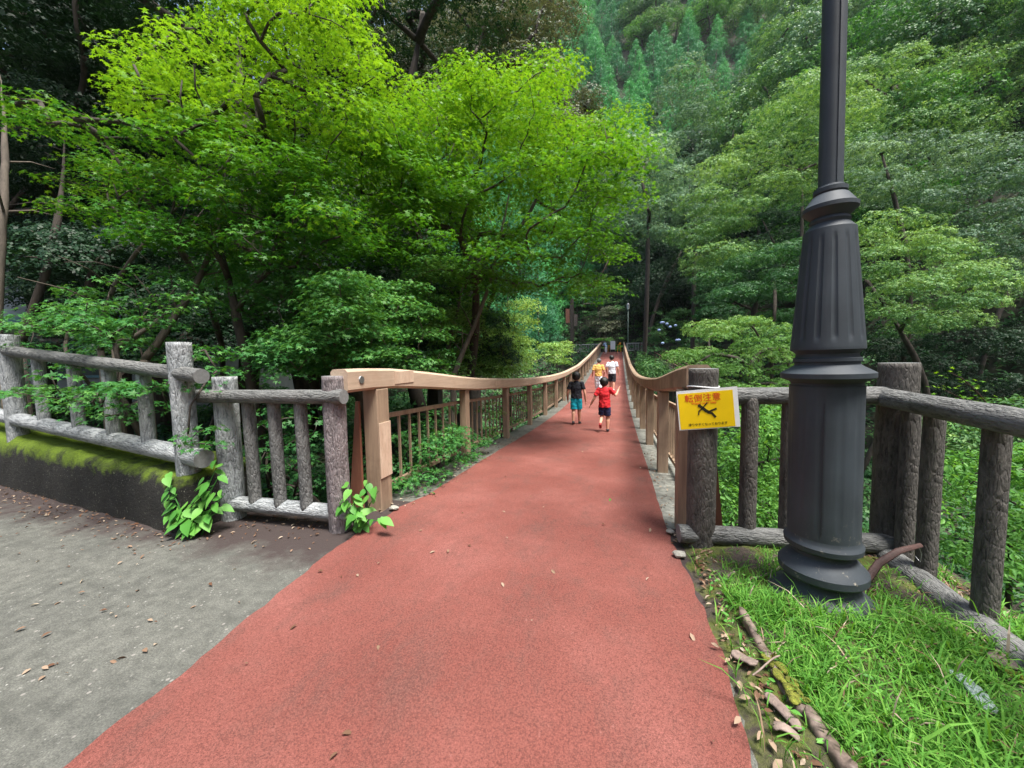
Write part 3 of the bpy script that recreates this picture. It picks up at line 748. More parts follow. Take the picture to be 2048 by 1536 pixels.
def clear_bridge(P, *arrs):
    k = ~((P[:,0] > -2.3) & (P[:,0] < .95) & (P[:,1] > 2.2) & (P[:,2] < np.interp(P[:,1], [0,3,50], [1.6,1.9,4.6]))) & (np.linalg.norm(P-np.array([0,0,CAM_H]), axis=1) > 1.6)
    return (P[k],) + tuple(a[k] for a in arrs)
def tree(name, label, cat, pads, mat, leaf=.07, tmpl=TM, dens=5.0, seed=1, base=None, r0=.08, bark=None, tint=None, group=None, clear=True, every=1, flat=.6, shell=.25):
    c = np.mean([p[:3] for p in pads], axis=0)
    if base is None: base = (c[0], c[1], float(terr(c[0], c[1]))-.1)
    root = thing(name, base, label, cat, group)
    P, N, T = pad_leaves(pads, dens, leaf, seed, tint, flat, .25, shell) if shell < .5 else lobe_leaves(pads, dens, leaf, seed, tint)
    if clear: P, N, T = clear_bridge(P, N, T)
    r = rng_(seed+5); sz = leaf*r.uniform(.7,1.3,len(P))
    link('crown', leaves_mesh('crown', tmpl, P, N, sz, T, mat, seed), root)
    mb = limbs(base, pads, r0, seed, every=every); mb.build('trunk', bark or M['trunk'], root, smooth=True)
    return root
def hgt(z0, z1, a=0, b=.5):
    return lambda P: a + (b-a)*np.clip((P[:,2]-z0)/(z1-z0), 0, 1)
nb = lambda p: not (p[0] > -2.5 and p[2] < 2.6)
behind = lambda p: p[1] > 2.6 + max(0,-p[0]-3)*.04
G1 = 'maple trees beside the footbridge'
# A lime maple, upper left
pA = region_pads([(250,130),(330,50),(420,-60),(600,-140),(690,-60),(735,40),(765,160),(715,260),(640,340),(520,420),(420,430),(340,330),(270,250)], 110, 3.3, 5.4, .34, .10, 11, behind)
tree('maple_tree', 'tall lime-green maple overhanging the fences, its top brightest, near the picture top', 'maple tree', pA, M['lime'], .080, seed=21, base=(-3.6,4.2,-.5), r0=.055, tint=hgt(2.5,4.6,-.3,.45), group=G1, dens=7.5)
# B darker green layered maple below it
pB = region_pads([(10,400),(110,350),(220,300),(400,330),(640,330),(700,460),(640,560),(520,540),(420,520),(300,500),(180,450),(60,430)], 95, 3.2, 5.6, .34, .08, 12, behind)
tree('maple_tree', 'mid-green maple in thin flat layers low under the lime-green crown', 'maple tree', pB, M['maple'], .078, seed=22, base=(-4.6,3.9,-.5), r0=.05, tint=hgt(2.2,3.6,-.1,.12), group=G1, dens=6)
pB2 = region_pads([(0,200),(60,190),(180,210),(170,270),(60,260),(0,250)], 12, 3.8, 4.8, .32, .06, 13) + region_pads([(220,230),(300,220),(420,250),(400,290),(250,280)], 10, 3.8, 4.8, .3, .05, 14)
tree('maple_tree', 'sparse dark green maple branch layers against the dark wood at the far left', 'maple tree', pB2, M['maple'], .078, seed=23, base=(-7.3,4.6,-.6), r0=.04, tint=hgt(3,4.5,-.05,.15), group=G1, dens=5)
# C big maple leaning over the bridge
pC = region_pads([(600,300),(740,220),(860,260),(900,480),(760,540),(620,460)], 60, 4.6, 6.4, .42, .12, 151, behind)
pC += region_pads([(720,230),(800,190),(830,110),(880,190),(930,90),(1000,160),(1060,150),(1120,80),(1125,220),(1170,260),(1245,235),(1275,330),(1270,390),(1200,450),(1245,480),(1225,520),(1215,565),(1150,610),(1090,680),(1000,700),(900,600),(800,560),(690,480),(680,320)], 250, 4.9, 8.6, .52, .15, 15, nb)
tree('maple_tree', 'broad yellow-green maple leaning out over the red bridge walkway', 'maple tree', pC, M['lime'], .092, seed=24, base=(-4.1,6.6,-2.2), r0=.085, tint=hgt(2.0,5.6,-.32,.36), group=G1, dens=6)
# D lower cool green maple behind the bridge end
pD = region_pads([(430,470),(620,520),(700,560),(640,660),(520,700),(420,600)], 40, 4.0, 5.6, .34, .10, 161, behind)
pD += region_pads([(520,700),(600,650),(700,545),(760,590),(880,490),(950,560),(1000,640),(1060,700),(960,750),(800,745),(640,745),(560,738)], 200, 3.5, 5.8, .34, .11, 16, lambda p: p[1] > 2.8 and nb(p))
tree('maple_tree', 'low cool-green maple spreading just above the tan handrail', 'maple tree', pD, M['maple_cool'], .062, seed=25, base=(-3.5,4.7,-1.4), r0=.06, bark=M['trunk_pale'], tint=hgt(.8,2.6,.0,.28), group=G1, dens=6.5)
# E twigs in and through fence A and B
pE = region_pads([(20,600),(150,560),(330,600),(340,700),(240,690),(20,690)], 20, 3.3, 4.6, .25, .07, 171)+region_pads([(370,690),(430,700),(440,780),(400,800)], 6, 3.1, 3.6, .2, .06, 172)
pE += region_pads([(180,560),(420,520),(460,700),(300,740),(200,700)], 22, 3.6, 4.8, .26, .08, 173)
pE += region_pads([(20,760),(60,740),(160,730),(330,760),(350,830),(340,880),(290,850),(100,820),(20,800)], 26, 2.95, 3.9, .20, .05, 17) + region_pads([(30,640),(120,590),(220,620),(240,670),(100,680),(20,670)], 16, 3.3, 4.2, .22, .06, 18) + region_pads([(370,860),(430,850),(430,910),(380,910)], 4, 2.85, 2.95, .13, .05, 20)
tree('maple_sapling', 'young maple whose twigs push through the fence above the mossy wall', 'sapling', pE, M['maple_cool'], .066, seed=26, base=(-4.9,2.85,.2), r0=.035, tint=hgt(0,2,.0,.1), dens=5.5, clear=False)
pE2 = region_pads([(500,830),(640,790),(650,990),(520,1000)], 26, 3.3, 3.9, .2, .07, 19)
tree('maple_sapling', 'dark green maple undergrowth seen between the balusters of the short fence', 'sapling', pE2, M['maple_cool'], .066, seed=27, base=(-2.75,3.1,-.5), r0=.025, tint=hgt(0,1,-.25,-.1), dens=3.4, clear=False)
# F shrub through the bridge balusters
def fpads():
    r = random.Random(5); out = []
    for i in range(120):
        y = r.uniform(3.2,5.3); x = -2.10 + r.uniform(-.45,.18)*(1 if y < 5 else .8); h = .50*math.sin((y-2.9)/2.6*PI)+.12
        out.append((x, y, deck(y)+r.uniform(.05,max(.12,h)), .17*r.uniform(.7,1.2), .06))
    for i in range(10):
        y = r.uniform(4.6,5.0); out.append((-2.2+r.uniform(-.3,.06), y, deck(y)+r.uniform(.3,.75), .14, .06))
    return out
tree('maple_sapling', 'bushy maple seedling pushing through the first balusters onto the kerb', 'sapling', fpads(), M['maple_cool'], .058, seed=28, base=(-2.5,4.3,-.9), r0=.02, dens=5.5, clear=False)
r_ = random.Random(8)
pF2 = [(-2.14+r_.uniform(-.35,.05), y, deck(y)+r_.uniform(.1,.85), .14*r_.uniform(.7,1.3), .06) for y in [r_.uniform(5.9,6.6) for _ in range(12)]+[r_.uniform(7.2,8.6) for _ in range(18)]]
tree('shrub', 'pale climbing shrub growing through the balusters beyond the second bridge post', 'shrub', pF2, M['pale'], .06, TO, seed=29, base=(-2.6,7.2,-2.6), r0=.02, dens=5, clear=False)
# G pale shrubs along the far side of the left rail
G2 = 'pale shrubs along the left side of the bridge'
for i, (poly, D0, D1, n) in enumerate((([(1030,600),(1130,560),(1150,650),(1190,700),(1150,728),(1090,750),(1000,752),(960,740)], 8.5, 12, 60), ([(1090,690),(1160,680),(1200,700),(1160,722),(1110,735)], 13, 22, 40), ([(860,620),(1010,600),(1090,700),(1060,750),(900,750)], 6.2, 9, 80))):
    pg = region_pads(poly, n, D0, D1, .55 if i < 2 else .4, .2, 30+i, lambda p: p[0] < -2.7)
    tree('shrub', ['tall pale shrub behind the handrail left of the walking boys', 'pale green bushes beside the middle of the bridge, left of the people', 'pale shrub thicket under the leaning maple, behind the handrail'][i], 'shrub', pg, M['pale'], [.075,.11,.07][i], TO, seed=33+i, r0=.05, group=G2, dens=3.6, tint=hgt(-1,2.5,-.1,.2))
# H olive oak
pH = region_pads([(700,-60),(1000,-80),(1110,-60),(1135,90),(1100,215),(1000,150),(950,200),(890,260),(800,300),(740,250),(690,100)], 120, 14, 19, 1.15, .9, 36)
pH += region_pads([(1120,190),(1180,200),(1200,290),(1140,320)], 14, 14, 17, .9, .7, 37)
tree('oak_tree', 'tall olive-brown oak with bare dark limbs rising behind the maples', 'oak tree', pH, M['oak'], .17, TC, seed=38, base=(-7.5,18,-4.5), r0=.38, tint=hgt(8,20,-.1,.15), dens=5.5, flat=1.2, every=3)
# I dark evergreens at the left
G3 = 'dark evergreens behind the left fence'
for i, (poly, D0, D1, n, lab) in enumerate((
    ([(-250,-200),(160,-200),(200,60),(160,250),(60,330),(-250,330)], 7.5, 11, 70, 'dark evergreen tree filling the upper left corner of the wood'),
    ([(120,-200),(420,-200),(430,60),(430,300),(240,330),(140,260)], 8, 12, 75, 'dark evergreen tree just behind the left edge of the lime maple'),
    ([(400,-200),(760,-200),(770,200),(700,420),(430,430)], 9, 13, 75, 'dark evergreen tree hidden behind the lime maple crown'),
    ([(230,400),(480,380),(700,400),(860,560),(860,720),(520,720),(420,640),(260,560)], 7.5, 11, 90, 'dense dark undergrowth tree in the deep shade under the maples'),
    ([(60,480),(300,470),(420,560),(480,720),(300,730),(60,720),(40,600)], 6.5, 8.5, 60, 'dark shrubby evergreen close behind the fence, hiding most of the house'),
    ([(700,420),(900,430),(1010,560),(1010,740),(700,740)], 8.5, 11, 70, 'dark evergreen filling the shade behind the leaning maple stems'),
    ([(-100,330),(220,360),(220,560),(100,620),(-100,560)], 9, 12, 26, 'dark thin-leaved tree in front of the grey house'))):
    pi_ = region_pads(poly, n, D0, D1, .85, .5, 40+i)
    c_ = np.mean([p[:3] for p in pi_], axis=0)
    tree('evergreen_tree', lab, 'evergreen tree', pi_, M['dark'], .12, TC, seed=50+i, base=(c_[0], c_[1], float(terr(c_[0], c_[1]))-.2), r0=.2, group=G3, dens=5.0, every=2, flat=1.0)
# canopy above and behind, out of the frame, closes the wood as in the photo
for i, (x, y, z, R_) in enumerate(((-9,7,9.5,3.4),(-13,3,8.5,3.5),(-6.5,11,12,3.6),(-14,10,10,4))):
    r = random.Random(60+i); pads = []
    for k in range(46):
        a = r.uniform(0,2*PI); q = R_*math.sqrt(r.uniform(0,1)); pads.append((x+q*math.cos(a), y+q*math.sin(a), z+r.uniform(-1.2,1.2), .95, .4))
    tree('evergreen_tree', ['high dark evergreen crown arching over the maples', 'high dark evergreen at the far left edge of the wood', 'high dark evergreen behind the oak side of the wood', 'rear dark evergreen over the grey house'][i], 'evergreen tree', pads, M['dark'], .16, TC, seed=70+i, r0=.22, group=G3, dens=4.0, every=2)
# bare leaning trunks seen in the shade, left
def bare(name, label, pts, r0, r1, mat, twigs=8, seed=0):
    r = random.Random(seed); P = [Vector(at(*p)) for p in pts]; n = len(P)
    Q = []; P = [P[0]]+[P[i]*.5+P[i-1]*.25+P[i+1]*.25 for i in range(1,n-1)]+[P[-1]]
    for i in range(n-1):
        a_, b_, c_, d_ = P[max(i-1,0)], P[i], P[i+1], P[min(i+2,n-1)]
        for k in range(5):
            t = k/5; Q.append(.5*((2*b_)+(c_-a_)*t+(2*a_-5*b_+4*c_-d_)*t*t+(3*b_-3*c_+d_-a_)*t**3) + Vector((r.uniform(-1,1), r.uniform(-1,1), r.uniform(-1,1)))*.006)
    Q.append(P[-1]); R = [(r0+(r1-r0)*i/(len(Q)-1))*(1 if i < len(Q)-6 else max(.1,(len(Q)-1-i)/6)) for i in range(len(Q))]
    root = thing(name, Q[0], label, 'tree', 'bare leaning stems behind the left fence')
    mb = MB(); mb.tube(Q, R, 9)
    g = Vector((Q[0].x, Q[0].y, float(terr(Q[0].x, Q[0].y))-.15))
    if Q[0].z > g.z: mb.tube([Q[0], g], [r0, r0*1.25], 9)
    for k in range(twigs):
        i = r.randrange(3, len(Q)-1); a = Q[i]; d = Vector((r.uniform(-1,1), r.uniform(-1,1), r.uniform(-.1,1)))*r.uniform(.4,1.0)
        mb.tube([a, a+d*.5+Vector((0,0,.05)), a+d], [R[i]*.4, R[i]*.25, .004], 5)
    mb.build('trunk', mat, root, smooth=True)
bare('leaning_trunk', 'dark stem slanting up to the right from behind the fence post', [(290,720,4.0),(350,630,4.1),(420,540,4.3),(450,420,4.6),(455,250,5.0)], .042, .015, M['trunk_pale'], 10, 1)
bare('leaning_trunk', 'bent brown stem crossing under the mid-green maple layers', [(200,700,4.6),(205,580,4.6),(270,510,4.5),(350,420,4.4),(430,330,4.4)], .032, .012, M['trunk_pale'], 10, 2)
bare('leaning_trunk', 'pale stem standing at the far left edge above the fence', [(-10,700,4.9),(0,520,4.9),(8,400,5.0),(15,280,5.2),(0,150,5.5)], .05, .03, M['trunk_pale'], 7, 3)
bare('leaning_trunk', 'dim slanting stem between the house and the fence', [(40,690,6.5),(90,560,6.5),(130,420,6.7),(130,250,7)], .07, .04, M['trunk'], 8, 4)
bare('leaning_trunk', 'low crooked stem curving along behind the fence rail', [(230,700,3.9),(290,660,3.9),(320,640,4.0),(360,590,4.2)], .03, .01, M['trunk_pale'], 5, 5)
bare('leaning_trunk', 'slender pale stem rising behind the tan handrail', [(905,760,6.2),(925,700,6.3),(945,660,6.4),(990,560,6.6),(1010,420,6.8),(1040,280,7)], .05, .015, M['trunk_pale'], 10, 6)
bare('leaning_trunk', 'second slender stem just left of the pale one behind the handrail', [(880,760,6.8),(895,690,6.9),(915,640,7),(940,500,7.2)], .045, .02, M['trunk_pale'], 6, 7)

# ------------------------------------------------------------------ right bank: individually shaped trees
G4 = 'broadleaf trees on the right bank'
RB = [
 ('broadleaf_tree','big bright green tree with stepped leafy lobes just left of the lamp post pole',[(1390,450),(1420,350),(1490,260),(1560,190),(1640,150),(1700,200),(1725,330),(1700,430),(1600,400),(1560,420),(1500,400),(1470,480),(1480,520),(1400,560),(1375,500)],17,24,150,.95,.30,'broad',.15,.16),
 ('broadleaf_tree','bright green tree filling the upper right, right of the lamp post pole',[(1690,170),(1780,110),(1900,120),(2048,90),(2200,120),(2200,300),(2048,290),(1900,280),(1760,280),(1700,270)],24,31,110,1.4,.5,'broad',.2,.2),
 ('broadleaf_tree','yellowish green tree in the top right corner of the hillside',[(1760,20),(1900,-60),(2200,-80),(2200,90),(2040,80),(1880,110),(1740,120)],30,38,90,1.7,.7,'bright',.24,-.15),
 ('broadleaf_tree','grey-green rounded tree at the right edge, level with the lamp collar',[(1700,300),(1800,270),(1900,290),(2048,300),(2200,320),(2200,520),(2048,560),(1960,540),(1880,440),(1780,420),(1710,380)],15,21,120,.95,.38,'greyg',.15,.1),
 ('broadleaf_tree','small grey-green tree with bare forked stems beside the lamp post',[(1690,290),(1750,280),(1790,330),(1780,400),(1720,400),(1690,370)],14,16,18,.5,.25,'greyg',.11,.25),
 ('broadleaf_tree','drooping leafy crown above the right fence, lower right of the hillside',[(1720,500),(1760,450),(1850,445),(1900,500),(2000,540),(2015,590),(1960,620),(1900,680),(1800,670),(1740,620)],12,16,100,.62,.20,'broad',.12,.22),
 ('broadleaf_tree','dark green layered tree between the pale bush and the lamp post',[(1400,560),(1480,510),(1600,490),(1620,600),(1600,700),(1500,680),(1440,650),(1400,620)],13,19,80,.7,.22,'broad',.13,-.1),
 ('broadleaf_tree','tree with shade put into its dark leaves, low behind the right fence corner post',[(1740,640),(1900,690),(2100,640),(2150,800),(1900,800),(1740,740)],15,20,60,.9,.4,'dark',.15,.0),  # dark leaf colour paints the shade low behind the fence
 ('broadleaf_tree','dark-leaved tree standing for the shade in the hollow under the stepped tree, left of the lamp post',[(1500,420),(1600,410),(1640,560),(1560,560),(1480,520)],24,28,40,1.2,.5,'dark',.2,.0),  # leaf colour darkened to paint the shade below the crowns
 ('maple_tree','pale green spreading maple bush above the right fence rail',[(1355,715),(1390,665),(1470,640),(1560,660),(1600,690),(1600,780),(1480,790),(1390,765),(1360,745)],10,14,90,.5,.15,'pale',.085,.0),
 ('broadleaf_tree','blue-green tree behind the lime maple tip, over the far end of the bridge',[(1215,300),(1260,260),(1330,300),(1370,370),(1390,420),(1350,480),(1250,470),(1210,440)],32,40,90,1.5,.55,'greyg',.24,.15),
 ('broadleaf_tree','dark-leaved tree standing for the shade in the gully behind the far lamp',[(1200,470),(1300,480),(1400,470),(1400,560),(1300,600),(1200,590)],38,43,60,1.4,.5,'dark',.24,.05),  # leaf colour darkened to paint the shaded gap
 ('evergreen_tree','tall creeper-covered tree standing in the gully at the centre of the hillside',[(1330,160),(1380,130),(1420,230),(1440,330),(1420,400),(1380,430),(1350,380),(1330,300)],46,52,60,1.7,.9,'greyg',.3,.05),
 ('broadleaf_tree','pale blue-green tree squeezed between the gully and the big stepped tree',[(1370,390),(1420,350),(1430,400),(1400,470),(1370,500),(1350,450)],34,38,34,1.2,.5,'greyg',.2,.2),
]
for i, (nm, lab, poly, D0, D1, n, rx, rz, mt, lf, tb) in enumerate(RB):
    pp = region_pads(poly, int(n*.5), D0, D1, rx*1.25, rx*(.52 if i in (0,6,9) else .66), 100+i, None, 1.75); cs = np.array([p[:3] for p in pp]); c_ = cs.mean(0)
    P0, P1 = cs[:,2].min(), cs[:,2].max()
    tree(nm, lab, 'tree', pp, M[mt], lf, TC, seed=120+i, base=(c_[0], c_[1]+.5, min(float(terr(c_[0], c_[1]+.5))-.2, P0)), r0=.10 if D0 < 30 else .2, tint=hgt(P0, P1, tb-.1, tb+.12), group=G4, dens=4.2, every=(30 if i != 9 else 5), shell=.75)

# ravine greenery seen through the right fence
G5 = 'bright bushes in the ravine behind the right fence'
RV = [
 ('bright green bush seen between the sign post and the lamp, through the fence',[(1440,830),(1600,820),(1600,1060),(1440,1060)],4.6,7.5,60,.32,.10,'bright'),
 ('bright green bush in the ravine between the balusters at the right edge',[(1830,930),(2060,900),(2200,1000),(2200,1300),(1840,1100)],4.0,6.5,80,.30,.10,'bright'),
 ('darker green bush low in the ravine behind the right fence rail',[(1830,840),(2100,820),(2100,930),(1840,920)],8,11,34,.5,.16,'broad'),
 ('mid-green bush below the handrail end, left of the yellow sign',[(1258,722),(1285,712),(1345,750),(1300,765),(1268,750)],17,24,36,.5,.2,'broad'),
 ('pale green bush under the fence rail beside the sign post',[(1440,790),(1620,790),(1620,850),(1440,850)],8,11,34,.5,.14,'pale'),
]
for i, (lab, poly, D0, D1, n, rx, rz, mt) in enumerate(RV):
    pp = region_pads(poly, n, D0, D1, rx, rx*.6, 140+i, lambda p: not (p[0] < 1.05 and p[0] > -2.6) and (p[1] > 3.3 or p[0] > 2.1))
    cs = np.array([p[:3] for p in pp]); c_ = cs.mean(0)
    tree('shrub', lab, 'shrub', pp, M[mt], .07 if D0 < 8 else .11, TO, seed=150+i, base=(c_[0], c_[1], min(float(terr(c_[0], c_[1]))-.1, cs[:,2].min())), r0=.04, group=G5, dens=3.2, every=4, shell=.8)
# the twig with reddish young leaves over the right rail
def twig():
    P = [Vector(at(1990,830,3.2)), Vector(at(1960,790,3.2)), Vector(at(1925,757,3.2)), Vector(at(1900,745,3.2))]
    P2 = [Vector(at(1995,850,3.2)), Vector(at(1930,800,3.2)), Vector(at(1880,775,3.2))]
    root = thing('maple_sapling', Vector(at(2005,960,3.3)), 'thin reddish twig with yellow-green leaves poking above the right fence rail', 'sapling')
    mb = MB(); mb.tube([Vector(at(2005,960,3.3))]+P, [.008,.006,.005,.004,.002], 6); mb.tube([P[0]]+P2, [.005,.004,.003,.002], 6); mb.build('stem', M['rust'], root)
    r = rng_(4); L = []
    for a in P+P2+[P[0].lerp(P[1],.5), P2[0].lerp(P2[1],.5), P2[1].lerp(P2[2],.5), P[1].lerp(P[2],.5)]:
        for k in range(6): L.append(np.array(a)+r.normal(0,.035,3))
    L = np.array(L); N = np.tile([0,0,1.], (len(L),1))+r.normal(0,.5,(len(L),3))
    link('leaves', leaves_mesh('leaves', TM, L, N, np.full(len(L), .05), r.uniform(.4,1,len(L)), M['lime']), root)
twig()

# ------------------------------------------------------------------ the wooded hill: many trees, copied
def variant_broad(seed, mat, R_=3.6, H=7.5, tint=0, flatp=.75):
    r = random.Random(seed); pads = []
    for k in range(36):
        th = r.uniform(0,2*PI); ph = math.acos(r.uniform(-.55,1)); q = r.uniform(.72,1.0)
        rr_ = R_*.40*r.uniform(.65,1.25); pads.append((R_*q*math.sin(ph)*math.cos(th), R_*q*math.sin(ph)*math.sin(th), H+R_*.95*q*math.cos(ph), rr_, rr_*flatp))
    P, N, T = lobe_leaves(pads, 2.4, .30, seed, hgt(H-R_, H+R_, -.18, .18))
    me = leaves_mesh('crown', TC, P, N, .34*rng_(seed).uniform(.7,1.3,len(P)), T+tint, mat, seed)
    tm = limbs((0,0,-1.5), pads[::6], .25, seed).mesh('trunk', M['trunk'], True)
    return me, tm
def variant_cedar(seed):
    r = rng_(seed); H = 13.; lobes = []
    for k in range(150):
        t = r.uniform(0,1)**1.25; z = 2.4+(H-2.6)*t; a = r.uniform(0,2*PI); R_ = (3.1*(1-t)**.8+.12)*r.uniform(.62,1.0); q = (.75*(1-t)**.5+.26)*r.uniform(.75,1.2)
        lobes.append((R_*math.cos(a), R_*math.sin(a), z-.22*R_, q, q*.95))
    lobes.append((0,0,H-.3,.3,.8))
    P, N, T = lobe_leaves(lobes, 1.9, .30, seed, hgt(2,13,-.1,.1))
    me = leaves_mesh('crown', TCn, P, N, .40*r.uniform(.7,1.3,len(P)), T, M['cedar'], seed)
    mb = MB(); mb.tube([(0,0,-2),(0,0,5),(0,0,12)], [.24,.18,.03], 8)
    return me, mb.mesh('trunk', M['trunk'], True)
KINDS = {
 'cedar_tree': [variant_cedar(s) for s in (1,2,3,4)],
 'broadleaf_tree': [variant_broad(5, M['broad']), variant_broad(6, M['greyg']), variant_broad(7, M['bright'], 3.4, 7, -.15, .7), variant_broad(8, M['broad'], 4.0, 8, .05, .8)],
}
BL = ['green rounded tree in the mixed wood on the upper right hillside', 'grey-green rounded tree in the mixed wood on the upper right hillside',
      'yellow-green rounded tree in the mixed wood on the upper right hillside', 'large green domed tree in the mixed wood on the upper right hillside']
def spot(x, y, z):
    u, v, D = view_uv((x, y, z)); col = 'left' if u < 1200 else 'middle' if u < 1420 else 'right' if u < 1640 else 'far right'
    row = 'top' if v < 60 else 'upper' if v < 180 else 'middle' if v < 320 else 'lower'
    return row+' '+col
def plant(kind, var, x, y, s, rot):
    me, tm = KINDS[kind][var]; sp_ = spot(x, y, float(terr(x, y))+8)
    if kind == 'cedar_tree': lab, grp, cat = 'pointed cedar tree in the '+sp_+' of the dense stand on the far hillside', 'cedars in the '+sp_+' of the far stand', 'cedar tree'
    elif kind == 'evergreen_tree': lab, grp, cat = 'dark-leaved tree standing for shade in the '+sp_+' of the hillside wood', 'dark trees standing for shade in the '+sp_+' hillside', 'evergreen tree'
    else: lab, grp, cat = BL[var].replace('in the mixed wood on the upper right hillside', 'in the '+sp_+' of the mixed hillside wood'), sp_+' '+['green', 'grey-green', 'yellow-green', 'large domed'][var]+' broadleaf trees on the far hillside', 'tree'
    o = thing(kind, (x, y, float(terr(x, y))-.3), lab, cat, grp); o.rotation_euler = (0,0,rot); o.scale = (s,s,s)
    for nm, m_ in (('crown', me), ('trunk', tm)):
        c = bpy.data.objects.new(nm, m_); C.objects.link(c); c.parent = o
def view_uv(p):
    q = CR.T @ (np.array(p)-np.array([0,0,CAM_H])); return 1024+FPX*q[0]/-q[2], 768-FPX*q[1]/-q[2], -q[2]
def forest():
    r = random.Random(77); n1 = n2 = 0; cand = []
    y = 50.
    while y < 165:
        sp = 4.4 + (y-50)*.03
        x = -46. + r.uniform(0,sp)
        while x < 95:
            px, py = x+r.uniform(-.38,.38)*sp, y+r.uniform(-.38,.38)*sp; x += sp
            z = float(terr(px, py)); u, v, D = view_uv((px, py, z+9))
            u2, v2, D2 = view_uv((px, py, z+15))
            if D < 20 or u < 640 or u > 2180 or v2 > 640 or v < -130: continue
            s_ = .853*px+.521*(py-50); right = (-4.5+s_*1.28) > (1.9+max(py-53,0)*1.42)
            if py < 56 and not right and abs(px) < 9: continue
            cand.append((px, py, right, u, v, D))
        y += sp*.8
    for (px, py, right, u, v, D) in cand:
        pn = mnoise.noise(Vector((px*.06, py*.06, 3)))
        if v > 335 and r.random() < .75 and u > 1180: plant('evergreen_tree', r.randrange(2), px, py, r.uniform(.9,1.4), r.uniform(0,6.28))  # dark leaf colour stands in for shade between the lower crowns
        elif right or (u > 1640):
            if n2 < 285:
                var = [0,3,1,2][int(min(3.99, max(0, (pn+.5)*4+r.uniform(-1,1))))]
                plant('broadleaf_tree', var, px, py, r.uniform(.9,1.45), r.uniform(0,6.28)); n2 += 1
        else:
            if pn > .30 and n2 < 285: plant('broadleaf_tree', r.choice([1,2,0]), px, py, r.uniform(.8,1.2), r.uniform(0,6.28)); n2 += 1
            elif n1 < 295: plant('cedar_tree', r.randrange(4), px, py, r.uniform(.75,1.15), r.uniform(0,6.28)); n1 += 1
    # the right slope nearer than y = 50
    for k in range(900):
        px, py = r.uniform(10,60), r.uniform(12,50); s_ = .853*px+.521*(py-50)
        if s_ < 3: continue
        z = float(terr(px, py)); u, v, D = view_uv((px,py,z+8))
        if u < 1380 or u > 2200 or v < -150 or D < 24 or n2 >= 298: continue
        if any((a-px)**2+(b-py)**2 < 22 for a, b in used): continue
        used.append((px,py)); pn = mnoise.noise(Vector((px*.08, py*.08, 3)))
        plant('broadleaf_tree', [0,3,1,2][int(min(3.99, max(0, (pn+.5)*4+r.uniform(-1,1))))], px, py, r.uniform(.75,1.15), r.uniform(0,6.28)); n2 += 1
    print('forest', n1, n2)
used = []
KINDS['evergreen_tree'] = [variant_broad(s_, M['dark'], 3.8, 6.5, 0, .9) for s_ in (31,32)]
forest()
def leftwood():
    r = random.Random(12); n = 0; pts = []
    for k in range(4000):
        x, y = r.uniform(-60,-7), r.uniform(9,52); u, v, D = view_uv((x,y,6))
        if u > 760 or u < -300 or D < 13 or D > 46 or any((a-x)**2+(b-y)**2 < 14 for a, b in pts): continue
        if abs(x+12) < 8 and y < 17: continue
        pts.append((x,y)); me, tm = KINDS['evergreen_tree'][n%2]; n += 1; s = r.uniform(.9,1.5)
        o = thing('evergreen_tree', (x, y, float(terr(x,y))-.3), 'dark evergreen deep in the shaded wood, '+('beyond the house' if u < 200 else 'behind the lime maple' if u < 480 else 'under the oak'), 'evergreen tree', 'dark evergreens deep in the left wood '+('beyond the house' if u < 200 else 'behind the lime maple' if u < 480 else 'under the oak')); o.rotation_euler = (0,0,r.uniform(0,6.28)); o.scale = (s,s,s*1.25)
        for nm, m_ in (('crown', me), ('trunk', tm)):
            c = bpy.data.objects.new(nm, m_); C.objects.link(c); c.parent = o
        if n > 90: break
leftwood()

# ------------------------------------------------------------------ undergrowth carpet on the banks (uncountable)
def undergrowth():
    r = rng_(90); n = 60000
    bear = r.uniform(rad(-75), rad(42), n); dist = 3.2 + 57*r.uniform(0,1,n)**1.3
    x = np.sin(bear)*dist; y = np.cos(bear)*dist; z = terr(x, y)
    k = ~((x > -2.6) & (x < 1.1) & (y > 2) & (y < 53) & (z > -3.2)) & ~((x < 2.2) & (y < 3.3)) & ~((np.abs(x) < 7) & (y > 45) & (y < 53)) & ~((x < -2.6) & (y < 3.6))
    x, y, z, dist = x[k], y[k], z[k], dist[k]
    cl = np.sin(x*1.7+y*.6)+np.sin(y*1.9-x*.8)
    P = np.stack([x, y, z+r.uniform(.02,.35,len(x))*(1+dist*.04)+.12*cl], 1)
    N = np.tile([0,-.35,1.], (len(x),1))+r.normal(0,.5,(len(x),3))
    T = .35+.1*cl+r.normal(0,.15,len(x))
    o = link('undergrowth', leaves_mesh('undergrowth', TC, P, N, .16+dist*.011, T, M['broad'], 91)); tag(o, 'low leafy ground cover over the banks', 'undergrowth', kind='stuff')
undergrowth()

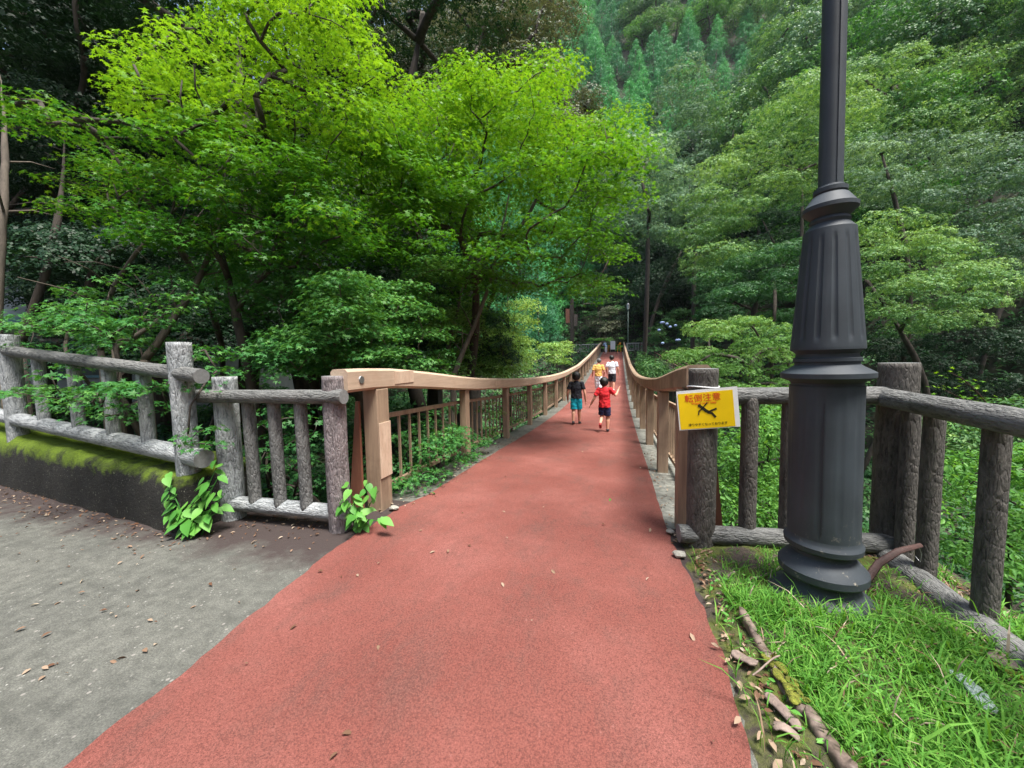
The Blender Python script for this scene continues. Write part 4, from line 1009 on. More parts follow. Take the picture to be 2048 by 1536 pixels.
# shrubs on the far bank behind the landing
G6 = 'dark shrubs behind the far bridge landing'
FB = [((1150,560,1240,640),'dark glossy shrub behind the signpost at the far left of the landing','broad',-.1), ((1175,615,1250,690),'olive creeper mound on the bank behind the white notice','oak',.0),
      ((1240,560,1330,640),'dark shrub to the right of the far lamp head','dark',.3), ((1260,610,1340,690),'green bush behind the right end of the bridge railing','broad',-.05),
      ((1330,600,1410,650),'dark shrub above the hydrangea at the foot of the gully','dark',.35), ((1175,675,1245,700),'fresh green weed clump right behind the white notice board','bright',-.1),
      ((1300,620,1370,700),'hydrangea bush with pale blue flower heads near the stair rail','broad',-.1)]
for i, ((u0,v0,u1,v1), lab, mt, tb) in enumerate(FB):
    D0, D1 = ((49,53) if i != 5 else (46.5,47.5)) if i < 6 else (38,41)
    pp = region_pads([(u0,v0),(u1,v0),(u1,v1),(u0,v1)], 30, D0, D1, 1.1 if i not in (5,) else .5, .5 if i != 5 else .2, 160+i)
    cs = np.array([p[:3] for p in pp]); c_ = cs.mean(0)
    t_ = tree('hydrangea_bush' if i == 6 else 'shrub', lab, 'bush' if i == 6 else 'shrub', pp, M[mt], .22, TC, seed=170+i, base=(c_[0], c_[1], min(float(terr(c_[0], c_[1])), cs[:,2].min())), r0=.1, group=None if i == 6 else G6, dens=4.5, flat=1.2, every=3, clear=False)
    if i == 6:
        r = random.Random(4)
        for k in range(9):
            q = at(r.uniform(1315,1362), r.uniform(640,690), 37.4); mb = MB(); mb.ball((0,0,0), (.17,.17,.13), 9, 6)
            o = mb.build('flower_head', M['hydrangea'], t_, smooth=True, M=Matrix.Translation(Vector(q)))

# ------------------------------------------------------------------ weeds with broad leaves
def heart():
    V = [(0,-.5,0),(.18,-.56,.03),(.34,-.38,.05),(.37,-.08,.05),(.24,.24,.02),(0,.66,-.12),(-.24,.24,.02),(-.37,-.08,.05),(-.34,-.38,.05),(-.18,-.56,.03),(0,-.1,0),(0,.25,-.02)]
    F = [(0,1,2,10),(2,3,10,10),(3,4,11,10),(4,5,11,11),(11,5,6,6),(10,11,6,7),(10,7,8,8),(10,8,9,0)]
    return np.array(V), np.array(F)
TH = heart()
def weed(name, label, loc, height, spread, nst, nl, size, seed, lean=(0,0)):
    root = thing(name, loc, label, 'plant'); r = random.Random(seed); mb = MB(); P = []; N = []; S = []; A = []
    for s in range(nst):
        a = r.uniform(0,2*PI); q = r.uniform(.2,1)*spread; h = height*r.uniform(.25,1)
        b = Vector(loc)+Vector((r.uniform(-.03,.03), r.uniform(-.03,.03), -.03)); e = Vector(loc)+Vector((math.cos(a)*q+lean[0]*h, math.sin(a)*q*.6+lean[1]*h, h)); m = b.lerp(e,.5)+Vector((0,0,.06))
        mb.tube([b,m,e], [.006,.005,.002], 6)
        for k in range(nl):
            t = .08+.92*(k+1)/nl; c = (b.lerp(m,t*2) if t < .5 else m.lerp(e,(t-.5)*2)); d = Vector((r.uniform(-1,1), r.uniform(-1,.5)-.25, r.uniform(-.1,.35))).normalized(); L = size*r.uniform(.7,1.2)
            lc = c + d*L*.75; mb.tube([c, c+d*L*.3], [.002,.0015], 4); P.append(lc); S.append(L*r.uniform(.8,1.15)); N.append((d.x*.5+r.uniform(-.35,.35), d.y*.4-.55+r.uniform(-.35,.35), .9)); A.append((d.x, d.y, d.z-.45))
    mb.build('stem', M['weed'], root); P = np.array(P); rr = rng_(seed)
    link('leaves', leaves_mesh('leaves', TH, P, np.array(N, float), np.array(S), rr.uniform(.25,.95,len(P)), M['weed'], seed, align=np.array(A, float)*2.2), root)
weed('leafy_weed', 'broad-leaved light green weed growing at the gap between the two left fences', (-3.22,2.02,0), .60, .30, 13, 7, .088, 1)
weed('leafy_weed', 'smaller broad-leaved weed at the foot of the purplish post beside the bridge', (-2.0,2.42,0), .40, .26, 11, 6, .072, 2)

# ------------------------------------------------------------------ grass bed on the right
def bed():
    xs = np.linspace(.36,1.95,60); ys = np.linspace(-3,3.0,200); V = []; F = []
    for y in ys:
        for x in xs:
            e = float(sstep(.36,.62,x)); z = .010+e*(.03+.025*mnoise.noise(Vector((x*3,y*3,0)))+.012*mnoise.noise(Vector((x*14,y*14,5))))-.02*(1-e)
            z *= (1 if x < 1.88 else .2)*(.35+.65*float(sstep(.16,.42,math.hypot(x-LX,y-LY))))
            V.append((x,y,z+ (mnoise.noise(Vector((x*9,y*9,2)))*.008)))
    nx = len(xs)
    for j in range(len(ys)-1):
        for i in range(nx-1): F.append((j*nx+i, j*nx+i+1, (j+1)*nx+i+1, (j+1)*nx+i))
    mb = MB(); mb.add(V, F); tag(mb.build('planting_ground', M['bed'], smooth=True), kind='structure')
bed()
def edge_x(y): return np.interp(y, [-2,.9,1.3,1.9,2.2,2.6,3], [.72,.74,.72,.60,.55,.62,.9])
def grass():
    DEAD = []; r = rng_(7); n = 42000; V = []; F = []; T = []
    x = r.uniform(.45,1.88,n); y = -1.2+r.uniform(0,1,n)*4.0
    dens = np.array([mnoise.noise(Vector((a*4.5,b*4.5,1)))*1.2+1.0 for a,b in zip(x,y)]); dens = np.where(y > 2.35, dens*.38, dens); dens = np.where(x < edge_x(y), .05, dens)
    dens = np.where((x > 1.45) & (y < 1.95), dens*.45, dens)
    k = (r.uniform(0,1,n) < dens) & (np.hypot(x-LX, y-LY) > .19); x = x[k]; y = y[k]; n = len(x)
    for i in range(n):
        nbld = 1 + int(r.uniform(0,2.6)); H0 = r.uniform(.05,.145)*(1.0 if y[i] < 2.2 else .6)
        if r.uniform() < .1: H0 *= 1.5
        for b in range(nbld):
            a = r.uniform(0,2*PI); L = H0*r.uniform(.6,1.2); wd = r.uniform(.0010,.0024)*(1+L*5); bend = r.uniform(.25,.95)*L; ca, sa = math.cos(a), math.sin(a); px, py = -sa, ca
            base = len(V); t0 = r.uniform(.1,.9); dead = r.uniform() < .05
            for s_, (t, ww) in enumerate(((0,.7),(.35,1),(.7,.8))):
                cx = x[i]+ca*bend*t*t; cyy = y[i]+sa*bend*t*t; cz = .02+L*(t-.42*t*t*(bend/L))
                V += [(cx-px*wd*ww, cyy-py*wd*ww, cz), (cx+px*wd*ww, cyy+py*wd*ww, cz+.001)]
            V.append((x[i]+ca*bend, y[i]+sa*bend, .02+L*(1-.5*(bend/L))))
            F += [(base,base+1,base+3,base+2),(base+2,base+3,base+5,base+4),(base+4,base+5,base+6)]; T += [t0]*7; DEAD.append(1 if dead else 0)
    me = bpy.data.meshes.new('grass'); me.from_pydata(V, [], F); a = me.attributes.new('tint','FLOAT','POINT'); a.data.foreach_set('value', np.array(T, np.float32)); me.materials.append(M['grass']); me.materials.append(M['litter']); me.polygons.foreach_set('material_index', np.repeat(np.array(DEAD, np.int32), 3))
    tag(link('grass', me), 'fresh green grass in the bed around the lamp post', 'grass', kind='stuff')
    # small clover-like and broad weeds among the grass
    n = 3200; P = np.stack([r.uniform(.5,1.85,n), r.uniform(-.8,2.4,n), r.uniform(.03,.08,n)],1); P = P[(P[:,0] > edge_x(P[:,1])-.1) & (np.hypot(P[:,0]-LX, P[:,1]-LY) > .3)]
    N = np.tile([0,0,1.],(len(P),1))+r.normal(0,.35,(len(P),3))
    tag(link('ground_cover', leaves_mesh('ground_cover', TO, P, N, r.uniform(.014,.042,len(P)), r.uniform(.2,1,len(P)), M['weed'], 3)), 'tiny round leaves among the grass', 'ground cover', kind='stuff')
grass()
def litter():
    r = rng_(17); P = []; 
    def sc(n, x0, x1, y0, y1, z, f=None):
        x = r.uniform(x0,x1,n); y = r.uniform(y0,y1,n)
        if f is not None: k = f(x,y); x = x[k]; y = y[k]
        P.append(np.stack([x,y,np.full(len(x),z)+r.uniform(0,.012,len(x))],1))
    sc(1500, .46,.80,-.5,2.7,.03, lambda x,y: np.abs(x-edge_x(y)+.06) < .10)
    sc(700, 1.2,1.88,2.1,2.95,.035)
    sc(5000, -9.5,-3.1,1.55,2.75,.004, lambda x,y: (y > 2.02-.085*(x+3.1)-.38*r.uniform(0,1,len(x))**2*1.2) & (y < 2.10-.085*(x+3.1)))
    sc(300, -3.1,-2.1,1.9,2.5,.004, lambda x,y: y > 2.45-.55*r.uniform(0,1,len(x))**1.5)
    sc(200, -7,-2.0,.4,2.0,.004)
    sc(60, -1.9,.42,.4,6,.010); sc(260, -2.15,-1.82,2.7,7,.012); sc(120, .36,.5,2.7,6,.012)
    P = np.concatenate(P); dz = np.array([deck(y) if y > 2.9 else 0 for y in P[:,1]]); P[:,2] += dz
    N = np.tile([0,0,1.],(len(P),1))+r.normal(0,.28,(len(P),3))
    tag(link('leaf_litter', leaves_mesh('leaf_litter', TO, P, N, r.uniform(.010,.042,len(P)), r.uniform(0,1,len(P))**2.2, M['litter'], 5)), 'dry leaf crumbs along the edges of the path', 'leaf litter', kind='stuff')
litter()
# larger fallen leaves, each its own thing
def fallen():
    r = random.Random(3)
    spots = [((40,1258),.05,'rust'),((290,1300),.05,'litter'),((1385,1275),.05,'p'),((1480,1370),.055,'p'),((1490,1395),.05,'p'),((1475,1440),.05,'p'),((1560,1450),.06,'p'),((1520,1470),.045,'p'),((1545,1490),.05,'p'),((1600,1500),.05,'p'),((1430,1290),.04,'p'),((1455,1320),.04,'p'),((1885,1240),.05,'w'),((1220,994),.05,'g'),((300,1240),.04,'p'),((240,1125),.04,'p'),((715,1150),.04,'p'),((865,1104),.05,'p'),((1300,1060),.05,'p'),((1560,1365),.05,'p'),((90,1335),.04,'p'),((1555,1530),.06,'p')]
    labs = {'p':'pale brown dry leaf', 'rust':'reddish brown curled dry leaf', 'litter':'tan dry leaf with a long stalk', 'w':'long whitish dry leaf', 'g':'pale green fallen leaf'}
    where = ['on the grey asphalt, the lower left','on the grey asphalt nearest the red path edge']
    for i, ((u,v), s, k) in enumerate(spots):
        p = on_z(u, v, .03 if u > 1400 else .012); 
        if u in (1220,): p[2] = deck(p[1])+.012
        me = leaves_mesh('fallen_leaf', TO if k != 'w' else T_oval(.2,.05), np.zeros((1,3)), np.array([[r.uniform(-.3,.3), r.uniform(-.5,0), 1]]), np.array([s*.9]), np.array([.62 if k in 'pw' else .35]), M['weed'] if k == 'g' else M['litter'], 40+i)
        o = link('fallen_leaf', me, None, Matrix.Translation(Vector(p)))
        if k == 'p':
            if u > 1400: lab, grp = 'pale brown dry leaf on dark soil between the path and the edging boards', 'dry leaves beside the edging boards'
            elif u > 500: lab, grp = 'pale brown dry leaf lying on the red path', 'dry leaves on the red path'
            else: lab, grp = 'small pale brown leaf lying on the grey asphalt', 'pale leaves on the grey asphalt'
        else: lab = {'rust':'reddish curled dry leaf on the grey asphalt near the left picture edge', 'litter':'tan dry leaf with a long stalk, on the grey asphalt left of the red path', 'w':'long whitish leaf lying beside the lower log rail', 'g':'pale green leaf lying alone on the red path before the bridge'}[k]; grp = None
        tag(o, lab, 'leaf', grp)
fallen()
# rotten edging boards, bark strips
def board(name, label, cat, uv0, uv1, wdt, th, mat, z=.04, seed=0, moss=False, roll=0):
    a = Vector(on_z(*uv0, z)); b = Vector(on_z(*uv1, z)); L = (b-a).length; n = 24; r = random.Random(seed); V = []; F = []; k = 8
    for i in range(n+1):
        t = i/n; e = min(1, min(t,1-t)*9+.35)
        for j in range(k):
            th_ = 2*PI*j/k+.39; c, s = math.cos(th_), math.sin(th_); q = 1+.25*mnoise.noise(Vector((c*2,s*2,t*9+seed)))
            V.append((wdt*.5*math.copysign(abs(c)**.5,c)*q*e, t*L, th*.5*math.copysign(abs(s)**.5,s)*q+.012*math.sin(t*4+seed)))
    for i in range(n):
        for j in range(k): F.append((i*k+j, i*k+(j+1)%k, (i+1)*k+(j+1)%k, (i+1)*k+j))
    F += [tuple(reversed(range(k))), tuple(n*k+j for j in range(k))]
    ang = math.atan2(-(b-a).x, (b-a).y); mb = MB(); mb.add(V, F)
    o = mb.build(name, mat, None, smooth=True, M=Matrix.Translation(a) @ Matrix.Rotation(ang,4,'Z') @ Matrix.Rotation(roll,4,'Y')); tag(o, label, cat)
    if moss:
        mb = MB()
        for j in range(26):
            t = r.uniform(.1,.9); mb.ball((r.uniform(-.5,.5)*wdt, t*L, th*.5), (r.uniform(.01,.022), r.uniform(.012,.03), r.uniform(.006,.013)), 7, 5)
        m_ = mb.build('moss', M['moss'], None, smooth=True); m_.parent = o
board('edging_board', 'rotten grey edging board ending near the lamp, its upper end pointed', 'board', (1480,1225), (1545,1330), .035, .05, M['board'], .06, 1)
board('edging_board', 'mossy middle edging board between the soil and the grass', 'board', (1530,1310), (1610,1430), .05, .05, M['board'], .045, 2, True)
board('edging_board', 'dark split edging board nearest the camera at the picture bottom', 'board', (1615,1425), (1710,1560), .05, .06, M['board'], .05, 3)
board('bark_strip', 'flat grey bark strip lying across the soil beside the mossy board', 'bark', (1466,1298), (1512,1335), .05, .012, M['bark_strip'], .05, 4)
board('bark_strip', 'long curved brown bark strip leaning on the edging board', 'bark', (1530,1382), (1602,1462), .035, .010, M['bark_strip'], .05, 5, roll=.4)
board('bark_strip', 'rounded pale bark strip on the soil left of the dark split board', 'bark', (1545,1450), (1600,1475), .035, .01, M['bark_strip'], .045, 6)
board('bark_strip', 'broad grey bark piece against the lower rail at the right picture edge', 'bark', (1995,1330), (2060,1300), .09, .012, M['bark_strip'], .06, 7)
board('edging_board', 'mossy rotten board along the lower rail at the right picture edge', 'board', (1910,1265), (2060,1390), .04, .04, M['board'], .04, 8, True)
board('stick', 'straight brown stick lying in front of the lamp post foot', 'stick', (1500,1160), (1572,1128), .012, .012, M['bark_strip'], .04, 9)
board('stick', 'short pale stick on the moss left of the brown one', 'stick', (1428,1160), (1470,1148), .014, .012, M['bark_strip'], .04, 10)
board('stick', 'pale forked twig lying across the soil and the mossy board', 'stick', (1505,1345), (1560,1315), .006, .006, M['bark_strip'], .09, 11)
board('plastic_litter', 'crumpled clear plastic wrapper lying in the grass near the right rail', 'wrapper', (1905,1340), (1985,1425), .05, .02, M['film'], .08, 12)
def chunk(label, u, v, s, seed):
    p = on_z(u, v, .03); mb = MB(); V = []; r = random.Random(seed)
    mb.ball((0,0,0), s, 9, 6); 
    for q in mb.v[0]: q *= 1+.3*mnoise.noise(Vector(q*40)+Vector((seed,0,0)))
    o = mb.build('concrete_chunk', M['concrete'], None, M=Matrix.Translation(Vector(p))); tag(o, label, 'rubble', None)
chunk('pale broken concrete lump at the right edge of the red path below the sign post', 1358, 1108, (.045,.03,.022), 1)
chunk('small flat concrete fragment against the lower rail end', 1340, 1062, (.03,.03,.015), 2)
chunk('pale concrete shard lying along the kerb at the left bridge post', 788, 1015, (.05,.035,.016), 3)
# pale concrete footing strip under fence C
mb = MB(); mb.box((.64,2.86,-.3),(1.9,3.06,.035)); tag(mb.build('concrete_footing', M['concrete'], bevel=.01), 'pale concrete strip under the lower log rail behind the lamp', 'footing')
# rusty curved strap
def strap():
    P = [at(1712,1240,1.93), at(1716,1200,1.97), at(1732,1162,2.01), at(1758,1126,2.05), at(1797,1102,2.08), at(1843,1090,2.10)]
    root = thing('rusty_strap', P[0], 'curved dark rusty steel strap sticking up behind the lamp post foot', 'strap')
    mb = MB(); mb.tube(P, [(.022,.006),(.021,.006),(.020,.006),(.019,.006),(.017,.006),(.012,.005)], 8, up=(1,0,0)); mb.build('blade', M['rust'], root, smooth=True)
    mb = MB(); mb.tube([at(1838,1094,2.09), at(1843,1108,2.09), at(1841,1124,2.09), at(1830,1112,2.12)], [.002]*4, 6); mb.build('wire', M['steel'], root)
strap()

# ------------------------------------------------------------------ the yellow sign on the post
def text_mesh(s, size):
    cu = bpy.data.curves.new('t', 'FONT'); cu.body = s; cu.size = size; cu.align_x = 'CENTER'; cu.align_y = 'CENTER'; cu.extrude = .0004
    o = bpy.data.objects.new('t', cu); C.objects.link(o); bpy.context.view_layer.update()
    me = bpy.data.meshes.new_from_object(o.evaluated_get(bpy.context.evaluated_depsgraph_get())); bpy.data.objects.remove(o); return me
def sign():
    c = Vector(at(1413,812,2.70)); W_, H_ = .38, .27
    R_ = Matrix.Rotation(rad(4),4,'Z') @ Matrix.Rotation(rad(90),4,'X') @ Matrix.Rotation(rad(5.5),4,'Z')
    # keep the sheet just in front of the post
    c.y = C0.y-.105; c.x = C0.x+.012; 
    root = thing('warning_sign', c, 'tilted yellow slip warning in a clear sleeve wired to the brown post', 'sign')
    c.z += .015; T0 = Matrix.Translation(c) @ R_ @ Matrix.Scale(.93,4)
    def part(name, mb_or_me, mat, z):
        me = mb_or_me.mesh(name, mat) if isinstance(mb_or_me, MB) else mb_or_me
        if not isinstance(mb_or_me, MB): me.materials.clear(); me.materials.append(mat)
        return link(name, me, root, T0 @ Matrix.Translation((0,0,z)))
    mb = MB(); n = 20; V = []; F = []
    def curve(x): return -.006*((x/.2)**2)
    def sheet(x0,x1,y0,y1,z,th):
        mb = MB(); V = []; F = []; n = 16
        for i in range(n+1):
            x = x0+(x1-x0)*i/n; q = curve(x)
            V += [(x,y0,z+q),(x,y1,z+q),(x,y0,z+q-th),(x,y1,z+q-th)]
        for i in range(n):
            a = i*4; b = a+4; F += [(a,b,b+1,a+1),(a+2,a+3,b+3,b+2),(a,a+2,b+2,b),(a+1,b+1,b+3,a+3)]
        F += [(0,1,3,2),(n*4,n*4+2,n*4+3,n*4+1)]
        mb.add(V, F); return mb
    part('plastic_sleeve', sheet(-.20,.20,-.1425,.1425,0,.0015), M['white'], 0)
    part('yellow_sheet', sheet(-.192,.168,-.136,.122,0,.0008), M['yellow'], .0016)
    for s_, sz, x, y, mt in (('転倒注意', .060, -.03, .080, 'ink_red'), ('Watch your step', .024, -.025, .045, 'ink_red'), ('滑りやすくなっております', .0215, -.01, -.108, 'ink_black')):
        me = text_mesh(s_, sz)
        for v in me.vertices: v.co.x += x; v.co.z += curve(v.co.x); v.co.y += y
        part('lettering', me, M[mt], .0030)
    # slipping figure
    mb = MB(); k = .0022
    def limb(pts, r):
        for (a, b) in zip(pts, pts[1:]):
            a = Vector(a); b = Vector(b); d = (b-a).normalized(); nn = Vector((-d.y, d.x))*r; a2 = a-d*r*.5; b2 = b+d*r*.5
            q = [a2-nn, b2-nn, b2+nn, a2+nn]; mb.add([(p.x,p.y,0) for p in q]+[(p.x,p.y,k*.3) for p in q], [(4,5,6,7),(0,3,2,1),(0,1,5,4),(1,2,6,5),(2,3,7,6),(3,0,4,7)])
    limb([(-.045,.018),(-.015,-.012),(.0,-.022)], .0105)
    limb([(.0,-.022),(.022,-.012),(.052,-.002)], .0065); limb([(-.002,-.026),(.022,-.032),(.042,-.06)], .0075)
    limb([(-.036,.008),(-.062,-.012),(-.066,-.036)], .0045); limb([(-.032,.014),(-.018,.030),(-.004,.046)], .0045)
    n = 16; mb.add([(-.056+.0115*math.cos(2*PI*i/n), .028+.0115*math.sin(2*PI*i/n), z) for z in (0,k*.3) for i in range(n)], [tuple(range(n,2*n))]+[(i,(i+1)%n,n+(i+1)%n,n+i) for i in range(n)])
    part('pictogram', mb, M['ink_black'], .0030)
    # wire round the post, through the sleeve's upper edge
    mb = MB(); rr = .098; z = c.z+.142
    P = [(C0.x+rr*math.cos(a), C0.y+rr*math.sin(a), z+.004*math.sin(a*2)) for a in [2*PI*i/40 for i in range(41)]]
    mb.tube(P, [.0045]*41, 8); mb.build('wire_tie', M['white'], root, smooth=True)
sign()

# ------------------------------------------------------------------ far end of the bridge
zf = 1.95
def simple_fence(name, label, a, b, n, h, mat, slope=0):
    a = Vector(a); b = Vector(b); f = thing(name, a, label, 'fence')
    def tb(nm, p, q, r): mb = MB(); mb.tube([p,q],[r,r],8); mb.build(nm, mat, f)
    k = max(1, int((b-a).length/2.2))
    for i in range(k+1): p = a.lerp(b, i/k); tb('post', p-Vector((0,0,.3)), p+Vector((0,0,h+.06)), .06)
    tb('rail', a+Vector((0,0,h)), b+Vector((0,0,h)), .04); tb('rail', a+Vector((0,0,.15)), b+Vector((0,0,.15)), .035)
    mb = MB()
    for i in range(n): p = a.lerp(b, (i+.5)/n); mb.box((p.x-.02,p.y-.02,p.z+.15),(p.x+.02,p.y+.02,p.z+h))
    mb.build('balusters', mat, f); return f
simple_fence('picket_fence', 'pale grey rail fence running left from the far end of the bridge', (-2.3,46.6,zf), (-9.5,48.0,zf), 34, 1.0, M['fence_white'])
simple_fence('picket_fence', 'short pale grey rail fence to the right of the far bridge end', (.9,46.6,zf), (3.0,46.8,zf), 12, 1.0, M['fence_white'])
def stair_rail():
    a = Vector((2.4,46.2,zf)); b = Vector((5.2,35.0,-.7)); f = thing('stair_railing', a, 'dark brown railing descending to the right from the far bridge end', 'railing')
    for off in (0, 1.1):
        o = Vector((off,0.3*off,0))
        mb = MB()
        for h in (.95,.55): mb.tube([a+o+Vector((0,0,h)), b+o+Vector((0,0,h))], [.05,.05], 8)
        mb.build('rail', M['handrail_brown'], f)
        for i in range(8): p = (a+o).lerp(b+o, i/7); mb = MB(); mb.tube([p-Vector((0,0,2.5)), p+Vector((0,0,1.0))], [.06,.06], 8); mb.build('post', M['handrail_brown'], f)
    mb = MB(); 
    for i in range(26):
        p = a.lerp(b, i/25); mb.box((p.x,p.y-.22,p.z-.2),(p.x+1.1,p.y+.22,p.z))
    mb.build('steps', M['kerb'], f)
stair_rail()
def far_lamp():
    x, y = (lambda q: (q[0], q[1]))(at(1256,680,46.8)); y = float(y)
    f = thing('lamp_post', (x,y,zf), 'slim distant green-grey lamp post with a white lantern at the far landing', 'lamp post')
    mb = MB(); mb.lathe([(zf-.1,.14),(zf+.25,.14),(zf+.35,.07),(zf+1.2,.055),(zf+5.3,.04)], (x,y), 16); mb.build('pole', simple('green_grey_paint', g3(92,112,104), .5), f, smooth=True)
    mb = MB(); mb.lathe([(zf+5.3,.06),(zf+5.4,.13),(zf+5.45,.12),(zf+5.5,.14),(zf+5.9,.20),(zf+5.92,.02)], (x,y), 16); mb.build('lantern', M['white'], f)
    mb = MB(); mb.lathe([(zf+5.93,.24),(zf+6.0,.16),(zf+6.12,.04),(zf+6.2,.02)], (x,y), 16); mb.build('cap', M['steel'], f)
far_lamp()
def notice():
    p = at(1226,692,45.0); y = 45.3; x = float(p[0]); z = deck(y)
    f = thing('notice_board', (x,y,z), 'white free-standing notice board at the far end of the red walkway', 'notice board')
    mb = MB(); mb.box((x-.27,y-.02,z+.35),(x+.27,y+.02,z+1.35)); mb.build('panel', M['white'], f, bevel=.01)
    for s in (-1,1):
        mb = MB(); mb.tube([(x+s*.27,y+.03,z),(x+s*.27,y+.03,z+1.3)],[.02,.02],8); mb.build('leg', M['steel'], f)
    mb = MB(); mb.box((x-.24,y-.05,z+.12),(x+.24,y+.05,z+.32)); mb.build('base', M['black_cloth'], f)
    x2 = x+.72
    f = thing('barrier_stand', (x2,y+.1,z), 'yellow folding barrier stand to the right of the white notice board', 'barrier')
    for s in (-1,1):
        mb = MB(); mb.tube([(x2+s*.20,y+.1,z),(x2+s*.12,y+.12,z+.95)],[.03,.025],8); mb.build('leg', M['yellow2'], f)
    mb = MB(); mb.tube([(x2-.13,y+.12,z+.92),(x2+.13,y+.12,z+.92)],[.03,.03],8); mb.tube([(x2-.17,y+.11,z+.5),(x2+.17,y+.11,z+.5)],[.02,.02],8); mb.build('crossbar', M['yellow2'], f)
    mb = MB(); mb.box((x2-.02,y+.08,z+.93),(x2+.20,y+.11,z+1.15)); mb.build('panel', M['yellow2'], f, bevel=.02)
    x3 = x-.42
    f = thing('barrier_stand', (x3,y+.2,z), 'yellow barrier stand half hidden to the left of the white notice board', 'barrier')
    for s in (-1,1):
        mb = MB(); mb.tube([(x3+s*.14,y+.2,z),(x3+s*.10,y+.2,z+.85)],[.025,.025],8); mb.build('leg', M['yellow2'], f)
    mb = MB(); mb.tube([(x3-.11,y+.2,z+.82),(x3+.11,y+.2,z+.82)],[.025,.025],8); mb.build('crossbar', M['yellow2'], f)
notice()
def tall_sign():
    p = at(1144,640,45); x, y = float(p[0]), float(p[1]); z = float(terr(x,y))
    f = thing('signpost', (x,y,z), 'tall brown wooden post with weathered boards in the trees left of the landing', 'signpost')
    mb = MB(); top = at(1146,598,45)[2]; mb.box((x-.2,y-.2,z-.2),(x+.2,y+.2,top)); mb.build('post', M['trunk'], f, bevel=.02)
    mb = MB(); mb.box((x-.75,y-.14,top-2.9),(x-.26,y-.06,top-1.2)); mb.build('board', M['strut'], f, bevel=.01)
    mb = MB(); mb.box((x+.26,y-.14,top-3.3),(x+.66,y-.06,top-1.9)); mb.build('board', M['board'], f, bevel=.01)
tall_sign()
# the grey house behind the trees at the left
def house():
    c = at(40,560,12.5); x, y = float(c[0]), float(c[1]); z = float(terr(x,y))
    f = thing('house', (x,y,z), 'grey rendered house glimpsed through the trees at the left edge', 'house')
    Rz = Matrix.Translation((x,y,0)) @ Matrix.Rotation(rad(20),4,'Z')
    mb = MB(); mb.box((-5,0,z-.5),(6.5,6,z+5.2), Rz); mb.build('wall', M['house'], f)
    mb = MB(); mb.box((-5.5,-.6,z+5.2),(7,6.6,z+5.45), Rz); mb.build('roof', M['roof'], f)
    for (a,b,zz) in ((-3.6,-1.4,.5),(.6,2.6,.8),(-3.2,-1.6,3.3),(3.9,5.3,3.1)):
        mb = MB(); mb.box((a,-.06,z+zz),(b,-.002,z+zz+1.25), Rz); w_ = mb.build('window', M['house_blue'], f, bevel=.01)
        mb = MB(); mb.box((a+.1,-.075,z+zz+.1),(b-.1,-.063,z+zz+1.15), Rz); p_ = mb.build('pane', M['glass']); mw = p_.matrix_world.copy(); p_.parent = w_; p_.matrix_local = Matrix.Translation(-Vector((x,y,z)))@Matrix.Translation(Vector((x,y,z)))
    mb = MB(); mb.box((-5,-1.3,z+2.55),(6.5,-.01,z+2.75), Rz); mb.build('awning', M['house_blue'], f)
house()

# ------------------------------------------------------------------ people
def blob(pieces, vox, name, mat, parent, T):
    "join tapered tubes and balls into one continuous skin"
    mb = MB()
    for p in pieces:
        if p[0] == 't': mb.tube(p[1], p[2], 14, up=p[3] if len(p) > 3 else None)
        else: mb.ball(p[1], p[2], 14, 10)
    me = mb.mesh(name, mat, True); o = bpy.data.objects.new('tmp', me); C.objects.link(o)
    m = o.modifiers.new('r', 'REMESH'); m.mode = 'VOXEL'; m.voxel_size = vox; m.use_smooth_shade = True
    if name in ('shirt','shorts','trousers'):
        tx = bpy.data.textures.new('folds', 'CLOUDS'); tx.noise_scale = .05; dm = o.modifiers.new('d', 'DISPLACE'); dm.texture = tx; dm.strength = .022; dm.mid_level = .5
    s = o.modifiers.new('s', 'SMOOTH'); s.factor = .5; s.iterations = 3
    bpy.context.view_layer.update()
    me2 = bpy.data.meshes.new_from_object(o.evaluated_get(bpy.context.evaluated_depsgraph_get())); bpy.data.objects.remove(o)
    me2.materials.clear(); me2.materials.append(mat); me2.name = name
    me2.polygons.foreach_set('use_smooth', [True]*len(me2.polygons))
    return link(name, me2, parent, T)
